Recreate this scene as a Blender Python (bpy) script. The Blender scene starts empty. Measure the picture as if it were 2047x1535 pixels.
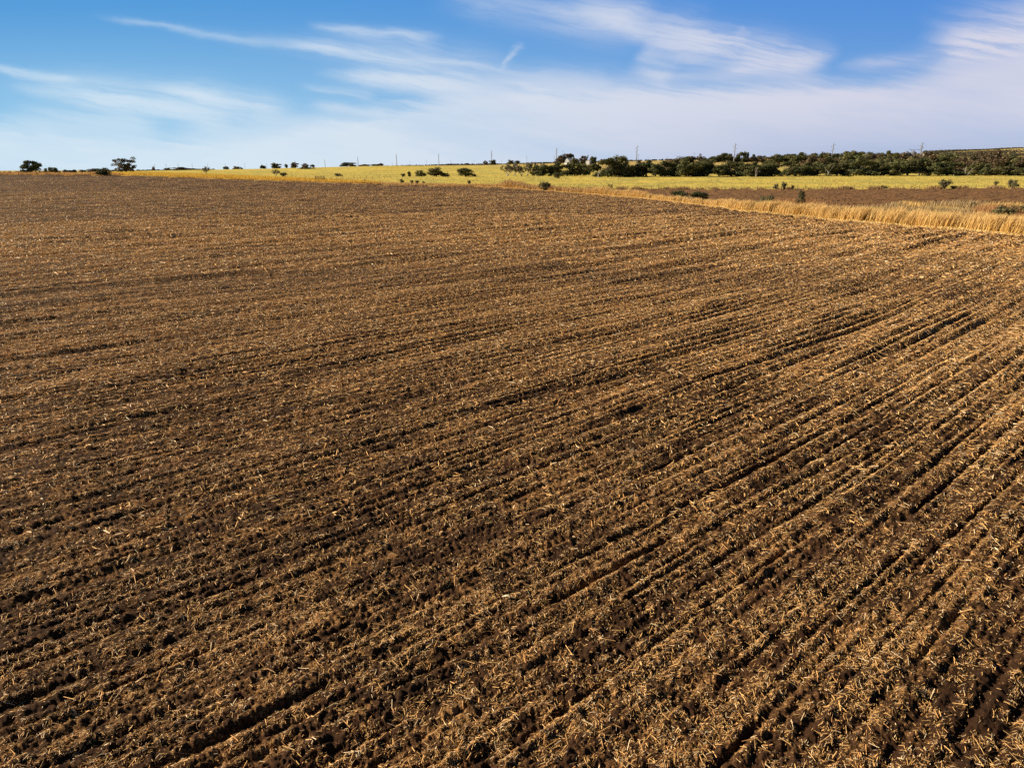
import bpy, math, random
import numpy as np
from mathutils import Vector, Matrix

S = bpy.context.scene
COL = S.collection
rad = math.radians

# ------------------------------------------------------------------ camera
F_PX, CX, CY = 1365.0, 1023.5, 767.5        # focal length and centre in photo pixels
CAM_H = 8.0
PITCH = math.atan((767.5 - 336.5) / F_PX)
ROLL = rad(0.25)
fwd = np.array([0, math.cos(PITCH), -math.sin(PITCH)])
up0 = np.array([0, math.sin(PITCH), math.cos(PITCH)])
rt0 = np.array([1.0, 0, 0])
upv = math.cos(ROLL) * up0 + math.sin(ROLL) * rt0
rtv = math.cos(ROLL) * rt0 - math.sin(ROLL) * up0
cam = bpy.data.cameras.new('camera')
cam.sensor_width = 36.0
cam.lens = 36.0 * F_PX / 2047.0
cam.clip_start, cam.clip_end = 0.2, 60000
cam_o = bpy.data.objects.new('camera', cam)
COL.objects.link(cam_o)
cam_o.matrix_world = Matrix(((rtv[0], upv[0], -fwd[0], 0), (rtv[1], upv[1], -fwd[1], 0),
                             (rtv[2], upv[2], -fwd[2], CAM_H), (0, 0, 0, 1)))
S.camera = cam_o

# ------------------------------------------------------------------ exposure
S.view_settings.view_transform = 'Standard'
S.view_settings.look = 'None'
S.view_settings.exposure = 0.88
S.view_settings.gamma = 1.0
S.render.resolution_x, S.render.resolution_y = 1024, 767
S.cycles.max_bounces = 4
S.cycles.diffuse_bounces = 2
S.cycles.transparent_max_bounces = 8
S.cycles.use_denoising = False

# ------------------------------------------------------------------ sun
SUN_AZ, SUN_EL = rad(-82), rad(26)           # from the left of the view
sun_dir = Vector((math.sin(SUN_AZ) * math.cos(SUN_EL), math.cos(SUN_AZ) * math.cos(SUN_EL), math.sin(SUN_EL)))
sl = bpy.data.lights.new('sun', 'SUN')
sl.energy, sl.angle, sl.color = 5.0, rad(0.53), (1.0, 0.86, 0.64)
so = bpy.data.objects.new('sun', sl)
COL.objects.link(so)
so.rotation_euler = sun_dir.to_track_quat('Z', 'Y').to_euler()

# ------------------------------------------------------------------ node helper
class NT:
    def __init__(self, tree):
        self.t = tree; self.n = tree.nodes; self.l = tree.links
    def put(self, sock, v):
        if v is None: return
        if hasattr(v, 'is_output'): self.l.new(v, sock)
        else:
            try: sock.default_value = v
            except Exception: sock.default_value = (*v, 1.0)
    def m(self, op, a, b=None, c=None, clamp=False):
        n = self.n.new('ShaderNodeMath'); n.operation = op; n.use_clamp = clamp
        self.put(n.inputs[0], a); self.put(n.inputs[1], b)
        if c is not None: self.put(n.inputs[2], c)
        return n.outputs[0]
    def vm(self, op, a, b=None):
        n = self.n.new('ShaderNodeVectorMath'); n.operation = op
        self.put(n.inputs[0], a); self.put(n.inputs[1], b)
        return n.outputs[0]
    def mix(self, f, a, b, mode='MIX'):
        n = self.n.new('ShaderNodeMix'); n.data_type = 'RGBA'; n.blend_type = mode
        self.put(n.inputs[0], f); self.put(n.inputs[6], a); self.put(n.inputs[7], b)
        return n.outputs[2]
    def noise(self, vec, scale, detail=2, rough=0.5, dist=0.0):
        n = self.n.new('ShaderNodeTexNoise')
        self.put(n.inputs['Vector'], vec); self.put(n.inputs['Scale'], scale)
        self.put(n.inputs['Detail'], detail); self.put(n.inputs['Roughness'], rough)
        self.put(n.inputs['Distortion'], dist)
        return n.outputs[0]
    def smooth(self, v, a, b, to0=0.0, to1=1.0):
        n = self.n.new('ShaderNodeMapRange'); n.interpolation_type = 'SMOOTHSTEP'
        self.put(n.inputs[0], v)
        for i, q in enumerate((a, b, to0, to1)): self.put(n.inputs[i + 1], q)
        return n.outputs[0]
    def lin(self, v, a, b, to0=0.0, to1=1.0):
        n = self.n.new('ShaderNodeMapRange')
        self.put(n.inputs[0], v)
        for i, q in enumerate((a, b, to0, to1)): self.put(n.inputs[i + 1], q)
        return n.outputs[0]
    def xyz(self, x, y, z):
        n = self.n.new('ShaderNodeCombineXYZ')
        self.put(n.inputs[0], x); self.put(n.inputs[1], y); self.put(n.inputs[2], z)
        return n.outputs[0]
    def sep(self, v):
        n = self.n.new('ShaderNodeSeparateXYZ'); self.put(n.inputs[0], v)
        return n.outputs

# ------------------------------------------------------------------ sky: Nishita blue with cirrus
W = bpy.data.worlds.new('World'); S.world = W; W.use_nodes = True
W.node_tree.nodes.clear()
K = NT(W.node_tree)
def sky_uv(col, row):
    """direction of a photo point as (azimuth tangent, elevation tangent) in hundredths"""
    d = fwd * F_PX + rtv * (col - CX) + upv * (CY - row)
    return 100 * d[0] / d[1], 100 * d[2] / d[1]
tc = K.n.new('ShaderNodeTexCoord').outputs['Generated']
gx, gy, gz = K.sep(tc)
gys = K.m('MAXIMUM', gy, 0.12)
U = K.m('MULTIPLY', K.m('DIVIDE', gx, gys), 100.0)
V = K.m('MULTIPLY', K.m('DIVIDE', gz, gys), 100.0)
sky = K.n.new('ShaderNodeTexSky'); sky.sky_type = 'NISHITA'; sky.sun_disc = False
sky.sun_elevation = SUN_EL; sky.sun_rotation = SUN_AZ
sky.air_density, sky.dust_density, sky.ozone_density = 1.0, 0.6, 2.0
lift = K.m('ADD', K.m('MULTIPLY', K.m('MAXIMUM', gz, 0.0), 2.4), 0.06)
K.put(sky.inputs['Vector'], K.vm('NORMALIZE', K.xyz(gx, gy, lift)))
# warped coordinates for ragged cloud edges
uv0 = K.xyz(U, V, 0.0)
w1 = K.noise(K.xyz(K.m('MULTIPLY', U, 0.5), K.m('MULTIPLY', V, 1.6), 3.1), 0.16, 4, 0.6)
w2 = K.noise(K.xyz(K.m('MULTIPLY', U, 0.5), K.m('MULTIPLY', V, 1.6), 9.7), 0.16, 4, 0.6)
Uw = K.m('ADD', U, K.m('MULTIPLY', K.m('SUBTRACT', w1, 0.5), 6.0))
Vw = K.m('ADD', V, K.m('MULTIPLY', K.m('SUBTRACT', w2, 0.5), 2.0))
# fibres: noise stretched along the wind direction (gently falling to the right)
along = K.m('SUBTRACT', Uw, K.m('MULTIPLY', Vw, 0.17))
across = K.m('ADD', Vw, K.m('MULTIPLY', Uw, 0.17))
fib = K.noise(K.xyz(K.m('MULTIPLY', along, 0.05), K.m('MULTIPLY', across, 0.75), 0.0), 1.0, 9, 0.66)
fib2 = K.noise(K.xyz(K.m('MULTIPLY', along, 0.02), K.m('MULTIPLY', across, 0.12), 5.0), 1.0, 5, 0.6)
# the cirrus deck: everything below an edge that varies with azimuth
edge = [(-60, 232), (0, 226), (140, 238), (300, 250), (450, 248), (600, 226), (720, 202), (830, 186), (930, 158),
        (1040, 140), (1200, 150), (1350, 146), (1500, 146), (1650, 140), (1800, 128), (1900, 112), (2000, 92), (2120, 80)]
fc = K.n.new('ShaderNodeFloatCurve')
c = fc.mapping.curves[0]
pts = [sky_uv(a, b) for a, b in edge]
while len(c.points) < len(pts): c.points.new(0.5, 0.5)
for p, (uu, vv) in zip(c.points, sorted(pts)):
    p.location = ((uu + 80) / 160, vv / 40)
fc.mapping.update()
K.put(fc.inputs['Value'], K.lin(Uw, -80, 80, 0, 1))
ev = K.m('MULTIPLY', fc.outputs[0], 40)
below = K.m('SUBTRACT', ev, K.m('ADD', Vw, K.m('MULTIPLY', K.m('SUBTRACT', fib, 0.5), 5.0)))
deck = K.smooth(below, -0.3, 3.6)
deck = K.m('MULTIPLY', deck, K.lin(fib2, 0.35, 0.55, 0.74, 1.0))
streaks = [  # x0,y0,x1,y1,half width at start,at end,strength
    (200, 32, 570, 92, 4, 7, .34), (520, 84, 1000, 142, 8, 19, .5), (560, 92, 900, 136, 5, 8, .35),
    (615, 54, 885, 84, 5, 9, .5), (-40, 128, 160, 166, 5, 9, .5), (80, 155, 470, 215, 14, 20, .34),
    (10, 176, 300, 215, 12, 16, .34), (120, 200, 480, 242, 9, 14, .5), (300, 176, 580, 226, 10, 14, .62),
    (600, 172, 760, 196, 4, 7, .42), (620, 212, 780, 228, 6, 9, .5), (700, 155, 960, 166, 8, 14, .6),
    (860, -8, 1280, 58, 12, 22, .34), (1080, 20, 1300, 40, 14, 18, .28), (1165, 30, 1420, 108, 7, 13, .55),
    (1150, 12, 1420, 72, 10, 18, .42), (1310, 70, 1640, 140, 18, 20, .85), (1430, 146, 1668, 112, 9, 13, .7),
    (994, 138, 1034, 86, 3.4, 4.5, .36), (1460, 84, 1494, 60, 5, 7, .3), (1280, 100, 1350, 160, 12, 20, .45),
    (1840, 104, 2120, 74, 26, 44, .9), (1680, 132, 1860, 112, 8, 12, .4), (1480, 92, 1560, 120, 16, 18, .3),
    (640, 150, 1010, 186, 6, 14, .6), (900, 140, 1260, 176, 10, 16, .5), (1240, 152, 1500, 150, 8, 10, .4), (40, 176, 420, 226, 5, 7, .4),
    (0, 232, 330, 262, 10, 18, .5), (350, 260, 700, 262, 14, 24, .5)]
tot = deck
for (x0, y0, x1, y1, h0, h1, st) in streaks:
    a = sky_uv(x0, y0); b = sky_uv(x1, y1)
    dx, dy = b[0] - a[0], b[1] - a[1]; L = math.hypot(dx, dy); dx /= L; dy /= L
    px = K.m('SUBTRACT', Uw, a[0]); py = K.m('SUBTRACT', Vw, a[1])
    t = K.m('DIVIDE', K.m('ADD', K.m('MULTIPLY', px, dx), K.m('MULTIPLY', py, dy)), L)
    s = K.m('SUBTRACT', K.m('MULTIPLY', px, dy), K.m('MULTIPLY', py, dx))
    wid = K.lin(t, 0, 1, h0 * (0.082 if h1 < 13 else 0.1), h1 * (0.082 if h1 < 13 else 0.1))
    q = K.m('DIVIDE', s, wid)
    cross = K.m('POWER', 2.718, K.m('MULTIPLY', K.m('MULTIPLY', q, q), -0.7))
    win = K.m('MULTIPLY', K.smooth(t, -0.08, 0.3), K.smooth(t, 1.08, 0.8))
    e = K.m('MULTIPLY', K.m('MULTIPLY', cross, win), K.m('MULTIPLY', K.smooth(fib, 0.30, 0.62, 0.45, 1.2), st))
    # screen blend
    tot = K.m('SUBTRACT', 1.0, K.m('MULTIPLY', K.m('SUBTRACT', 1.0, tot), K.m('SUBTRACT', 1.0, e, clamp=True)))
front = K.smooth(gy, 0.15, 0.4)
thin = K.m('MULTIPLY', K.smooth(fib2, 0.45, 0.75), 0.3)
mask = K.mix(front, thin, tot)
# clouds above the photo's frame thin out
mask = K.m('MULTIPLY', K.m('MULTIPLY', mask, 0.95), K.smooth(V, 55, 26))
ccol = K.mix(K.smooth(U, -60, 62), (0.405, 0.475, 0.53, 1), (0.395, 0.395, 0.465, 1))
ccol = K.mix(K.m('MULTIPLY', K.smooth(V, 9, 0), K.smooth(U, -10, 60)), ccol, (0.27, 0.31, 0.42, 1))
tint = K.mix(K.smooth(U, -65, 60), (0.62, 1.02, 1.02, 1), (0.70, 0.90, 1.10, 1))
hi = K.smooth(gz, 0.22, 0.6, 0.6, 0.22)
skyc = K.mix(1.0, sky.outputs[0], tint, 'MULTIPLY')
SKY_STR = 0.10
sc_ = K.n.new('ShaderNodeVectorMath'); sc_.operation = 'SCALE'
K.put(sc_.inputs[0], skyc); K.put(sc_.inputs['Scale'], K.m('MULTIPLY', hi, SKY_STR)); skyc = sc_.outputs[0]
# the low sky as it looks that day: deep blue above, paler towards the horizon
lowr = K.mix(K.smooth(V, 3, 23), (0.135, 0.26, 0.44, 1), (0.052, 0.163, 0.41, 1))
lowl = K.mix(K.smooth(V, 3, 24), (0.185, 0.35, 0.49, 1), (0.048, 0.19, 0.41, 1))
low = K.mix(K.smooth(U, -65, 50), lowl, lowr)
skyc = K.mix(K.m('MULTIPLY', K.smooth(V, 50, 24), front), skyc, low)
final = K.mix(mask, skyc, ccol)
bg = K.n.new('ShaderNodeBackground'); K.put(bg.inputs[0], final); bg.inputs[1].default_value = 0.93
wo = K.n.new('ShaderNodeOutputWorld'); K.l.new(bg.outputs[0], wo.inputs[0])
W.cycles.sampling_method = 'MANUAL'; W.cycles.sample_map_resolution = 1024

# ------------------------------------------------------------------ numpy noise
def _hash(ix, iy, seed):
    h = (ix.astype(np.int64) * 374761393 + iy.astype(np.int64) * 668265263 + seed * 1442695041) & 0xffffffff
    h = ((h ^ (h >> 13)) * 1274126177) & 0xffffffff
    h = h ^ (h >> 16)
    return h
def noise2(x, y, seed=0):
    ix, iy = np.floor(x), np.floor(y)
    fx, fy = x - ix, y - iy
    ux, uy = fx * fx * (3 - 2 * fx), fy * fy * (3 - 2 * fy)
    def g(ox, oy):
        a = _hash(ix + ox, iy + oy, seed).astype(np.float64) * (2 * math.pi / 4294967296.0)
        return np.cos(a) * (fx - ox) + np.sin(a) * (fy - oy)
    a = g(0, 0) * (1 - ux) + g(1, 0) * ux
    b = g(0, 1) * (1 - ux) + g(1, 1) * ux
    return (a * (1 - uy) + b * uy) * 1.5
rng = np.random.default_rng(7)

# ------------------------------------------------------------------ the lie of the land
KX = 1432.0 / 1.0
def u_of(col): return (np.asarray(col, float) - CX) / 1432.0
T_COL = [-900, -400, 0, 250, 500, 750, 1000, 1200, 1400, 1600, 1800, 2047, 2600, 3200]
T_Y = [0, 90, 180, 300, 450, 600, 900, 1200, 2000, 3500, 9000, 30000]
T_Z = [
 [0]*14,
 [.3,.3,.3,.2,.1,.05,0,0,0,0,0,0,0,0],
 [2.4,2.3,2.1,1.8,1.2,.7,.4,.1,0,-.2,-.2,-.2,-.2,-.2],
 [6.4,6.4,6.4,5.8,4.0,2.3,1.2,0,-.4,-.5,-.5,-.5,-.5,-.5],
 [5.8,5.8,5.7,5.9,4.1,2.8,2.5,2.2,2.1,2.0,1.9,1.6,1.5,1.5],
 [5,5,5,6.2,5.1,3.9,3.4,2.7,2.7,2.8,2.5,2.5,2.5,2.5],
 [4,4,4,6.2,8.2,10.8,9.6,10.8,12.1,11.6,12.8,14,15,15],
 [2,2,2,4,7,11.8,13.3,16.6,19,18.5,20,22,24,24],
 [0,0,0,0,4,10,16.8,23.6,28,30,36,45,50,50],
 [0,0,0,0,3,8,20,33,42,50,65,90,95,95],
 [0,0,0,0,3,8,20,35,50,60,90,120,120,120],
 [0,0,0,0,3,8,20,35,50,60,90,120,120,120]]
T_U = u_of(T_COL); T_Z = np.array(T_Z, float); T_L = np.log(np.array(T_Y, float) + 60)
def _interp1(xs, x):
    i = np.clip(np.searchsorted(xs, x) - 1, 0, len(xs) - 2)
    t = np.clip((x - xs[i]) / (xs[i + 1] - xs[i]), 0, 1)
    return i, t
def cubic_rows(tab, i, t):
    n = tab.shape[0]
    return i, t
def catmull(p0, p1, p2, p3, t):
    # limited tangents keep it from overshooting
    m1 = 0.5 * (p2 - p0); m2 = 0.5 * (p3 - p1)
    d = p2 - p1
    m1 = np.where(m1 * d <= 0, 0, np.clip(m1, -3 * abs(d), 3 * abs(d)))
    m2 = np.where(m2 * d <= 0, 0, np.clip(m2, -3 * abs(d), 3 * abs(d)))
    t2, t3 = t * t, t * t * t
    return (2*t3 - 3*t2 + 1) * p1 + (t3 - 2*t2 + t) * m1 + (-2*t3 + 3*t2) * p2 + (t3 - t2) * m2
def land(x, y):
    """broad height of the ground, without furrows"""
    x = np.asarray(x, float); y = np.asarray(y, float)
    yy = np.maximum(y, 1.0)
    i, t = _interp1(T_U, x / yy)
    j, s = _interp1(T_L, np.log(yy + 60))
    nU, nY = len(T_U), len(T_L)
    def row(k):
        k = np.clip(k, 0, nY - 1)
        q = [T_Z[k, np.clip(i + o, 0, nU - 1)] for o in (-1, 0, 1, 2)]
        return catmull(*q, t)
    z = catmull(row(j - 1), row(j), row(j + 1), row(j + 2), s)
    far = np.clip((yy - 500) / 1500, 0, 1)
    return z + noise2(x / 160, y / 160, 5) * 1.2 * far

def P(col, row, Y):
    """the point at forward distance Y seen at photo pixel (col, row)"""
    d = fwd * F_PX + rtv * (col - CX) + upv * (CY - row)
    k = Y / d[1]
    return np.array([d[0] * k, Y, CAM_H + d[2] * k])
def ground_at(col, Y):
    x = P(col, 345, Y)[0]
    return x, Y, float(land(x, Y))

E_COL = [-900, -400, 0, 230, 500, 700, 1000, 1170, 1350, 1500, 1700, 1850, 2047, 2400, 3200]
E_D1 = [320, 300, 296, 296, 290, 285, 275, 228, 174, 134, 110, 98, 84.5, 66, 45]
E_D2 = [330, 312, 306, 330, 350, 335, 295, 242, 186, 148, 140, 156, 162, 150, 130]
EU = u_of(E_COL)
def d1(u): return np.interp(u, EU, E_D1)
def d2(u): return np.interp(u, EU, E_D2)

# furrow field
RA = rad(47.2)
def st_of(x, y):
    s = x * math.cos(RA) - y * math.sin(RA)
    t = x * math.sin(RA) + y * math.cos(RA)
    s = s + noise2(t / 70, s / 90, 21) * 1.5 + noise2(t / 12, s / 5, 22) * 0.05
    return s, t
def rows_h(x, y, cell=0.0):
    cell = np.asarray(cell, float)
    s, t = st_of(x, y)
    f1 = np.clip(1.7 - cell / 0.16, 0, 1); f2 = np.clip(1.7 - cell / 0.35, 0, 1)
    h = f1 * 0.034 * noise2(s / 0.13, t / 2.4, 25) + f2 * 0.040 * noise2(s / 0.30, t / 5.0, 24) + 0.026 * noise2(s / 0.8, t / 14, 26)
    # shank grooves, close and straight
    k = np.floor(s / 0.52); f = s - k * 0.52 - 0.26 + 0.10 * noise2(k * 1.7, t / 9, 37)
    wd = np.maximum(0.06, cell * 0.6)
    amp = np.clip(0.55 + 0.9 * noise2(k * 2.3, t / 5.5, 29) + 0.5 * noise2(k * 5.1, t / 1.3, 30), 0, 1.3)
    h += 0.058 * (1 + np.clip(cell * 7 - 0.2, 0, 1.0)) * amp * (-np.exp(-(f / wd) ** 2) + 0.55 * np.exp(-((f - 0.07 - wd) / (wd * 1.2)) ** 2))
    h += np.clip(cell * 1.4, 0, 0.5) * 0.6 * noise2(s / 2.2, t / 18, 28)
    # wheel and shank tracks, in pairs
    s = s + noise2(s / 6, t / 25, 36) * 0.5
    k = np.floor(s / 3.1); f = s - k * 3.1
    wd = np.maximum(0.085, cell * 0.75)
    amp = np.clip(0.65 + 1.0 * noise2(k * 3.7, t / 11, 27), 0, 1.3)
    for c0, a0 in ((0.5, .075), (1.25, .06), (2.4, .04)):
        a0 = a0 * (1 + np.clip(cell * 7 - 0.2, 0, 0.6))
        h -= a0 * amp * np.exp(-((f - c0) / wd) ** 2)
        h += a0 * 0.5 * amp * np.exp(-((f - c0 - 0.10 - wd) / (wd * 1.2)) ** 2)
    return h
def clods(x, y, cell):
    h = np.zeros_like(x)
    for sc, a, sd in ((0.9, .018, 31), (0.38, .030, 32), (0.17, .034, 33), (0.08, .026, 34), (0.04, .017, 35)):
        w = np.clip(sc / (1.2 * cell), 0.35, 1)
        n = noise2(x / sc, y / sc, sd)
        h += a * w * (np.abs(n) * 1.6 - 0.35 if sd in (32, 33) else n)
    return h
def headland_h(x, y):
    """tracks that follow the field's edge"""
    u = x / np.maximum(y, 1)
    e = d1(u) - y
    e = e * np.cos(np.arctan(u)) * 0.55
    h = np.zeros_like(x)
    for c0 in (9, 11, 24, 26.2, 41):
        h -= 0.11 * np.exp(-((e - c0 + noise2(x / 20, y / 20, 41) * 2) / 0.28) ** 2) * np.clip(0.4 + noise2(x / 25, y / 25, 42 + int(c0)) * 2, 0, 1)
    return h

# ------------------------------------------------------------------ polar ground sheet (finer near the viewpoint)
AZ0, AZ1, NA = rad(-50), rad(50), 1500
azs = np.linspace(AZ0, AZ1, NA)
ds = [4.6]
while ds[-1] < 26000:
    d = ds[-1]
    step = min(0.00135 * (d * d + 64) / 8, 0.018 * d)
    if d > 1500: step = 0.05 * d
    ds.append(d + step)
ds = np.array(ds); ND = len(ds)
A, D = np.meshgrid(azs, ds)
GX, GY = D * np.sin(A), D * np.cos(A)
GU = GX / GY
cell = np.maximum(np.gradient(ds)[:, None], D * (azs[1] - azs[0]))
infield = np.clip((d1(GU) - GY) / 2.0, 0, 1)
backfield = ((GY > d2(GU)) & (GY < 286) & (GU > u_of(1120)))
base = land(GX, GY)
nearm = D < 420
fine = np.zeros_like(base)
fine[nearm] = rows_h(GX[nearm], GY[nearm], cell[nearm]) + clods(GX[nearm], GY[nearm], cell[nearm])
head = np.zeros_like(base)
hm = nearm & (D > 40)
head[hm] = headland_h(GX[hm], GY[hm])
other = noise2(GX / 2.5, GY / 2.5, 51) * 0.12 + noise2(GX / 9, GY / 9, 52) * 0.25
GZ = base + fine * np.where(backfield, 0.9, infield) + head * infield + other * np.clip(1 - infield, 0, 1) * np.where(backfield, 0, 1)
def ground_z(x, y):
    """height of the built sheet under a point"""
    a = np.arctan2(x, y); d = np.hypot(x, y)
    fa = np.clip((a - AZ0) / (AZ1 - AZ0) * (NA - 1), 0, NA - 1.001)
    j = np.clip(np.searchsorted(ds, d) - 1, 0, ND - 2)
    fd = np.clip((d - ds[j]) / (ds[j + 1] - ds[j]), 0, 1)
    i = fa.astype(int); f = fa - i
    return ((GZ[j, i] * (1 - f) + GZ[j, i + 1] * f) * (1 - fd) + (GZ[j + 1, i] * (1 - f) + GZ[j + 1, i + 1] * f) * fd)

def mesh_np(name, co, faces, mat=None, colors=None, smooth=False):
    """co (n,3); faces (m,k) with one k"""
    me = bpy.data.meshes.new(name)
    n, m, k = len(co), len(faces), faces.shape[1]
    me.vertices.add(n); me.vertices.foreach_set('co', np.ascontiguousarray(co, np.float32).ravel())
    me.loops.add(m * k); me.loops.foreach_set('vertex_index', np.ascontiguousarray(faces, np.int32).ravel())
    me.polygons.add(m); me.polygons.foreach_set('loop_start', np.arange(0, m * k, k, dtype=np.int32))
    if smooth: me.polygons.foreach_set('use_smooth', np.ones(m, bool))
    me.update(calc_edges=True)
    if colors is not None:
        at = me.color_attributes.new('tone', 'FLOAT_COLOR', 'POINT')
        c4 = np.ones((n, 4), np.float32); c4[:, :3] = colors
        at.data.foreach_set('color', c4.ravel())
    if mat: me.materials.append(mat)
    return me
def link(name, me, parent=None):
    o = bpy.data.objects.new(name, me); COL.objects.link(o)
    if parent is not None: o.parent = parent
    return o
def tag(o, label=None, cat=None, group=None, kind=None):
    if label: o['label'] = label
    if cat: o['category'] = cat
    if group: o['group'] = group
    if kind: o['kind'] = kind
    return o

# ------------------------------------------------------------------ materials
def new_mat(name, rough=0.9, spec=0.15):
    m = bpy.data.materials.new(name); m.use_nodes = True
    k = NT(m.node_tree); b = k.n['Principled BSDF']
    b.inputs['Roughness'].default_value = rough
    b.inputs['Specular IOR Level'].default_value = spec
    return m, k, b
def pos(k): return k.n.new('ShaderNodeNewGeometry').outputs['Position']
def rowspace(k, p, fs, ft):
    x, y, z = k.sep(p)
    s = k.m('SUBTRACT', k.m('MULTIPLY', x, math.cos(RA)), k.m('MULTIPLY', y, math.sin(RA)))
    t = k.m('ADD', k.m('MULTIPLY', x, math.sin(RA)), k.m('MULTIPLY', y, math.cos(RA)))
    return k.xyz(k.m('MULTIPLY', s, fs), k.m('MULTIPLY', t, ft), k.m('MULTIPLY', z, fs * 0.5))
def field_mat(name, straw=0.0):
    m, k, b = new_mat(name, 0.95, 0.1)
    p = pos(k)
    big = k.noise(rowspace(k, p, 0.9, 0.13), 1.0, 5, 0.62)
    f1 = k.noise(p, 1.6, 10, 0.80)
    f2 = k.noise(p, 30, 5, 0.8)
    dens = k.m('ADD', k.m('MULTIPLY', f1, 0.42), k.m('ADD', k.m('MULTIPLY', big, 0.30), k.m('MULTIPLY', f2, 0.38)))
    msk = k.smooth(dens, 0.570 - straw, 0.604 - straw)
    hue = k.noise(p, 14, 3, 0.6)
    soil = k.mix(k.smooth(k.noise(p, 0.35, 4, 0.6), 0.35, 0.65), (0.030, 0.0142, 0.0073, 1), (0.056, 0.0262, 0.0128, 1))
    strw = k.mix(k.smooth(hue, 0.35, 0.65), (0.115, 0.053, 0.021, 1), (0.34, 0.182, 0.070, 1))
    k.put(b.inputs['Base Color'], k.mix(msk, soil, strw))
    bmp = k.n.new('ShaderNodeBump'); bmp.inputs['Strength'].default_value = 0.9; bmp.inputs['Distance'].default_value = 0.03
    k.put(bmp.inputs['Height'], k.noise(p, 24, 8, 0.85))
    k.l.new(bmp.outputs[0], b.inputs['Normal'])
    return m
M_field = field_mat('tilled_soil_with_stover')
M_back = field_mat('tilled_soil_strip', 0.055)
def grass_mat(name, c1, c2, c3, sc=1.0, patch=(0.2, 0.14, 0.05, 1)):
    m, k, b = new_mat(name, 0.95, 0.05)
    p = pos(k)
    n1 = k.noise(p, 0.9 * sc, 8, 0.75); n2 = k.noise(p, 0.035 * sc, 5, 0.6); n3 = k.noise(p, 0.012, 3, 0.5)
    cc = k.mix(k.smooth(n1, 0.38, 0.62), c1, c2)
    cc = k.mix(k.smooth(n2, 0.42, 0.62), cc, c3)
    cc = k.mix(k.m('MULTIPLY', k.smooth(k.m('ADD', k.m('MULTIPLY', n1, 0.5), k.m('MULTIPLY', n3, 0.5)), 0.53, 0.63), 0.7), cc, patch)
    k.put(b.inputs['Base Color'], cc)
    bmp = k.n.new('ShaderNodeBump'); bmp.inputs['Strength'].default_value = 0.8; bmp.inputs['Distance'].default_value = 0.25
    k.put(bmp.inputs['Height'], n1); k.l.new(bmp.outputs[0], b.inputs['Normal'])
    return m
M_past = grass_mat('pasture_grass', (0.50, 0.38, 0.07, 1), (0.62, 0.48, 0.12, 1), (0.40, 0.34, 0.09, 1), patch=(0.42, 0.29, 0.07, 1))
M_verge = grass_mat('dry_verge', (0.42, 0.24, 0.06, 1), (0.60, 0.40, 0.12, 1), (0.36, 0.26, 0.10, 1))
M_hill = grass_mat('distant_fields', (0.44, 0.31, 0.11, 1), (0.56, 0.42, 0.15, 1), (0.38, 0.30, 0.10, 1), 0.15, (0.30, 0.16, 0.08, 1))
def tone_mat(name, rough=0.85, transl=0.0, spec=0.1):
    m, k, b = new_mat(name, rough, spec)
    a = k.n.new('ShaderNodeAttribute'); a.attribute_name = 'tone'
    k.l.new(a.outputs['Color'], b.inputs['Base Color'])
    if transl:
        tr = k.n.new('ShaderNodeBsdfTranslucent'); k.l.new(a.outputs['Color'], tr.inputs[0])
        mx = k.n.new('ShaderNodeMixShader'); mx.inputs[0].default_value = transl
        out = k.n['Material Output']
        k.l.new(b.outputs[0], mx.inputs[1]); k.l.new(tr.outputs[0], mx.inputs[2]); k.l.new(mx.outputs[0], out.inputs[0])
    return m
M_straw = tone_mat('straw', 0.6, 0.15, 0.3)
M_leaf = tone_mat('foliage', 0.7, 0.15, 0.2)
M_blade = tone_mat('dry_grass_blades', 0.7, 0.25, 0.2)
M_bird = tone_mat('feathers')
def plain_mat(name, c, rough=0.7, var=0.25, sc=4.0, metal=0.0):
    m, k, b = new_mat(name, rough, 0.3)
    n = k.noise(pos(k), sc, 4, 0.6)
    k.put(b.inputs['Base Color'], k.mix(n, tuple(x * (1 - var) for x in c) + (1,), tuple(min(1, x * (1 + var)) for x in c) + (1,)))
    b.inputs['Metallic'].default_value = metal
    return m
M_bark = plain_mat('bark', (0.13, 0.10, 0.075), 0.9, 0.4)
M_grey_bark = plain_mat('bleached_bark', (0.42, 0.37, 0.33), 0.9, 0.3)
M_white = plain_mat('white_paint', (0.42, 0.41, 0.40), 0.6, 0.06)
M_roof = plain_mat('grey_shingle', (0.24, 0.25, 0.28), 0.85, 0.2)
M_glass = plain_mat('dark_window', (0.04, 0.05, 0.07), 0.15, 0.1)
M_steel = plain_mat('weathered_steel', (0.22, 0.215, 0.21), 0.55, 0.15)
M_galv = plain_mat('galvanised_sheet', (0.20, 0.21, 0.25), 0.45, 0.15, 0.5)
M_wood = plain_mat('creosoted_wood', (0.10, 0.08, 0.065), 0.9, 0.3)
M_post = plain_mat('weathered_post', (0.14, 0.11, 0.085), 0.9, 0.3)
M_red = plain_mat('faded_brown_siding', (0.26, 0.11, 0.06), 0.85, 0.2)

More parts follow.
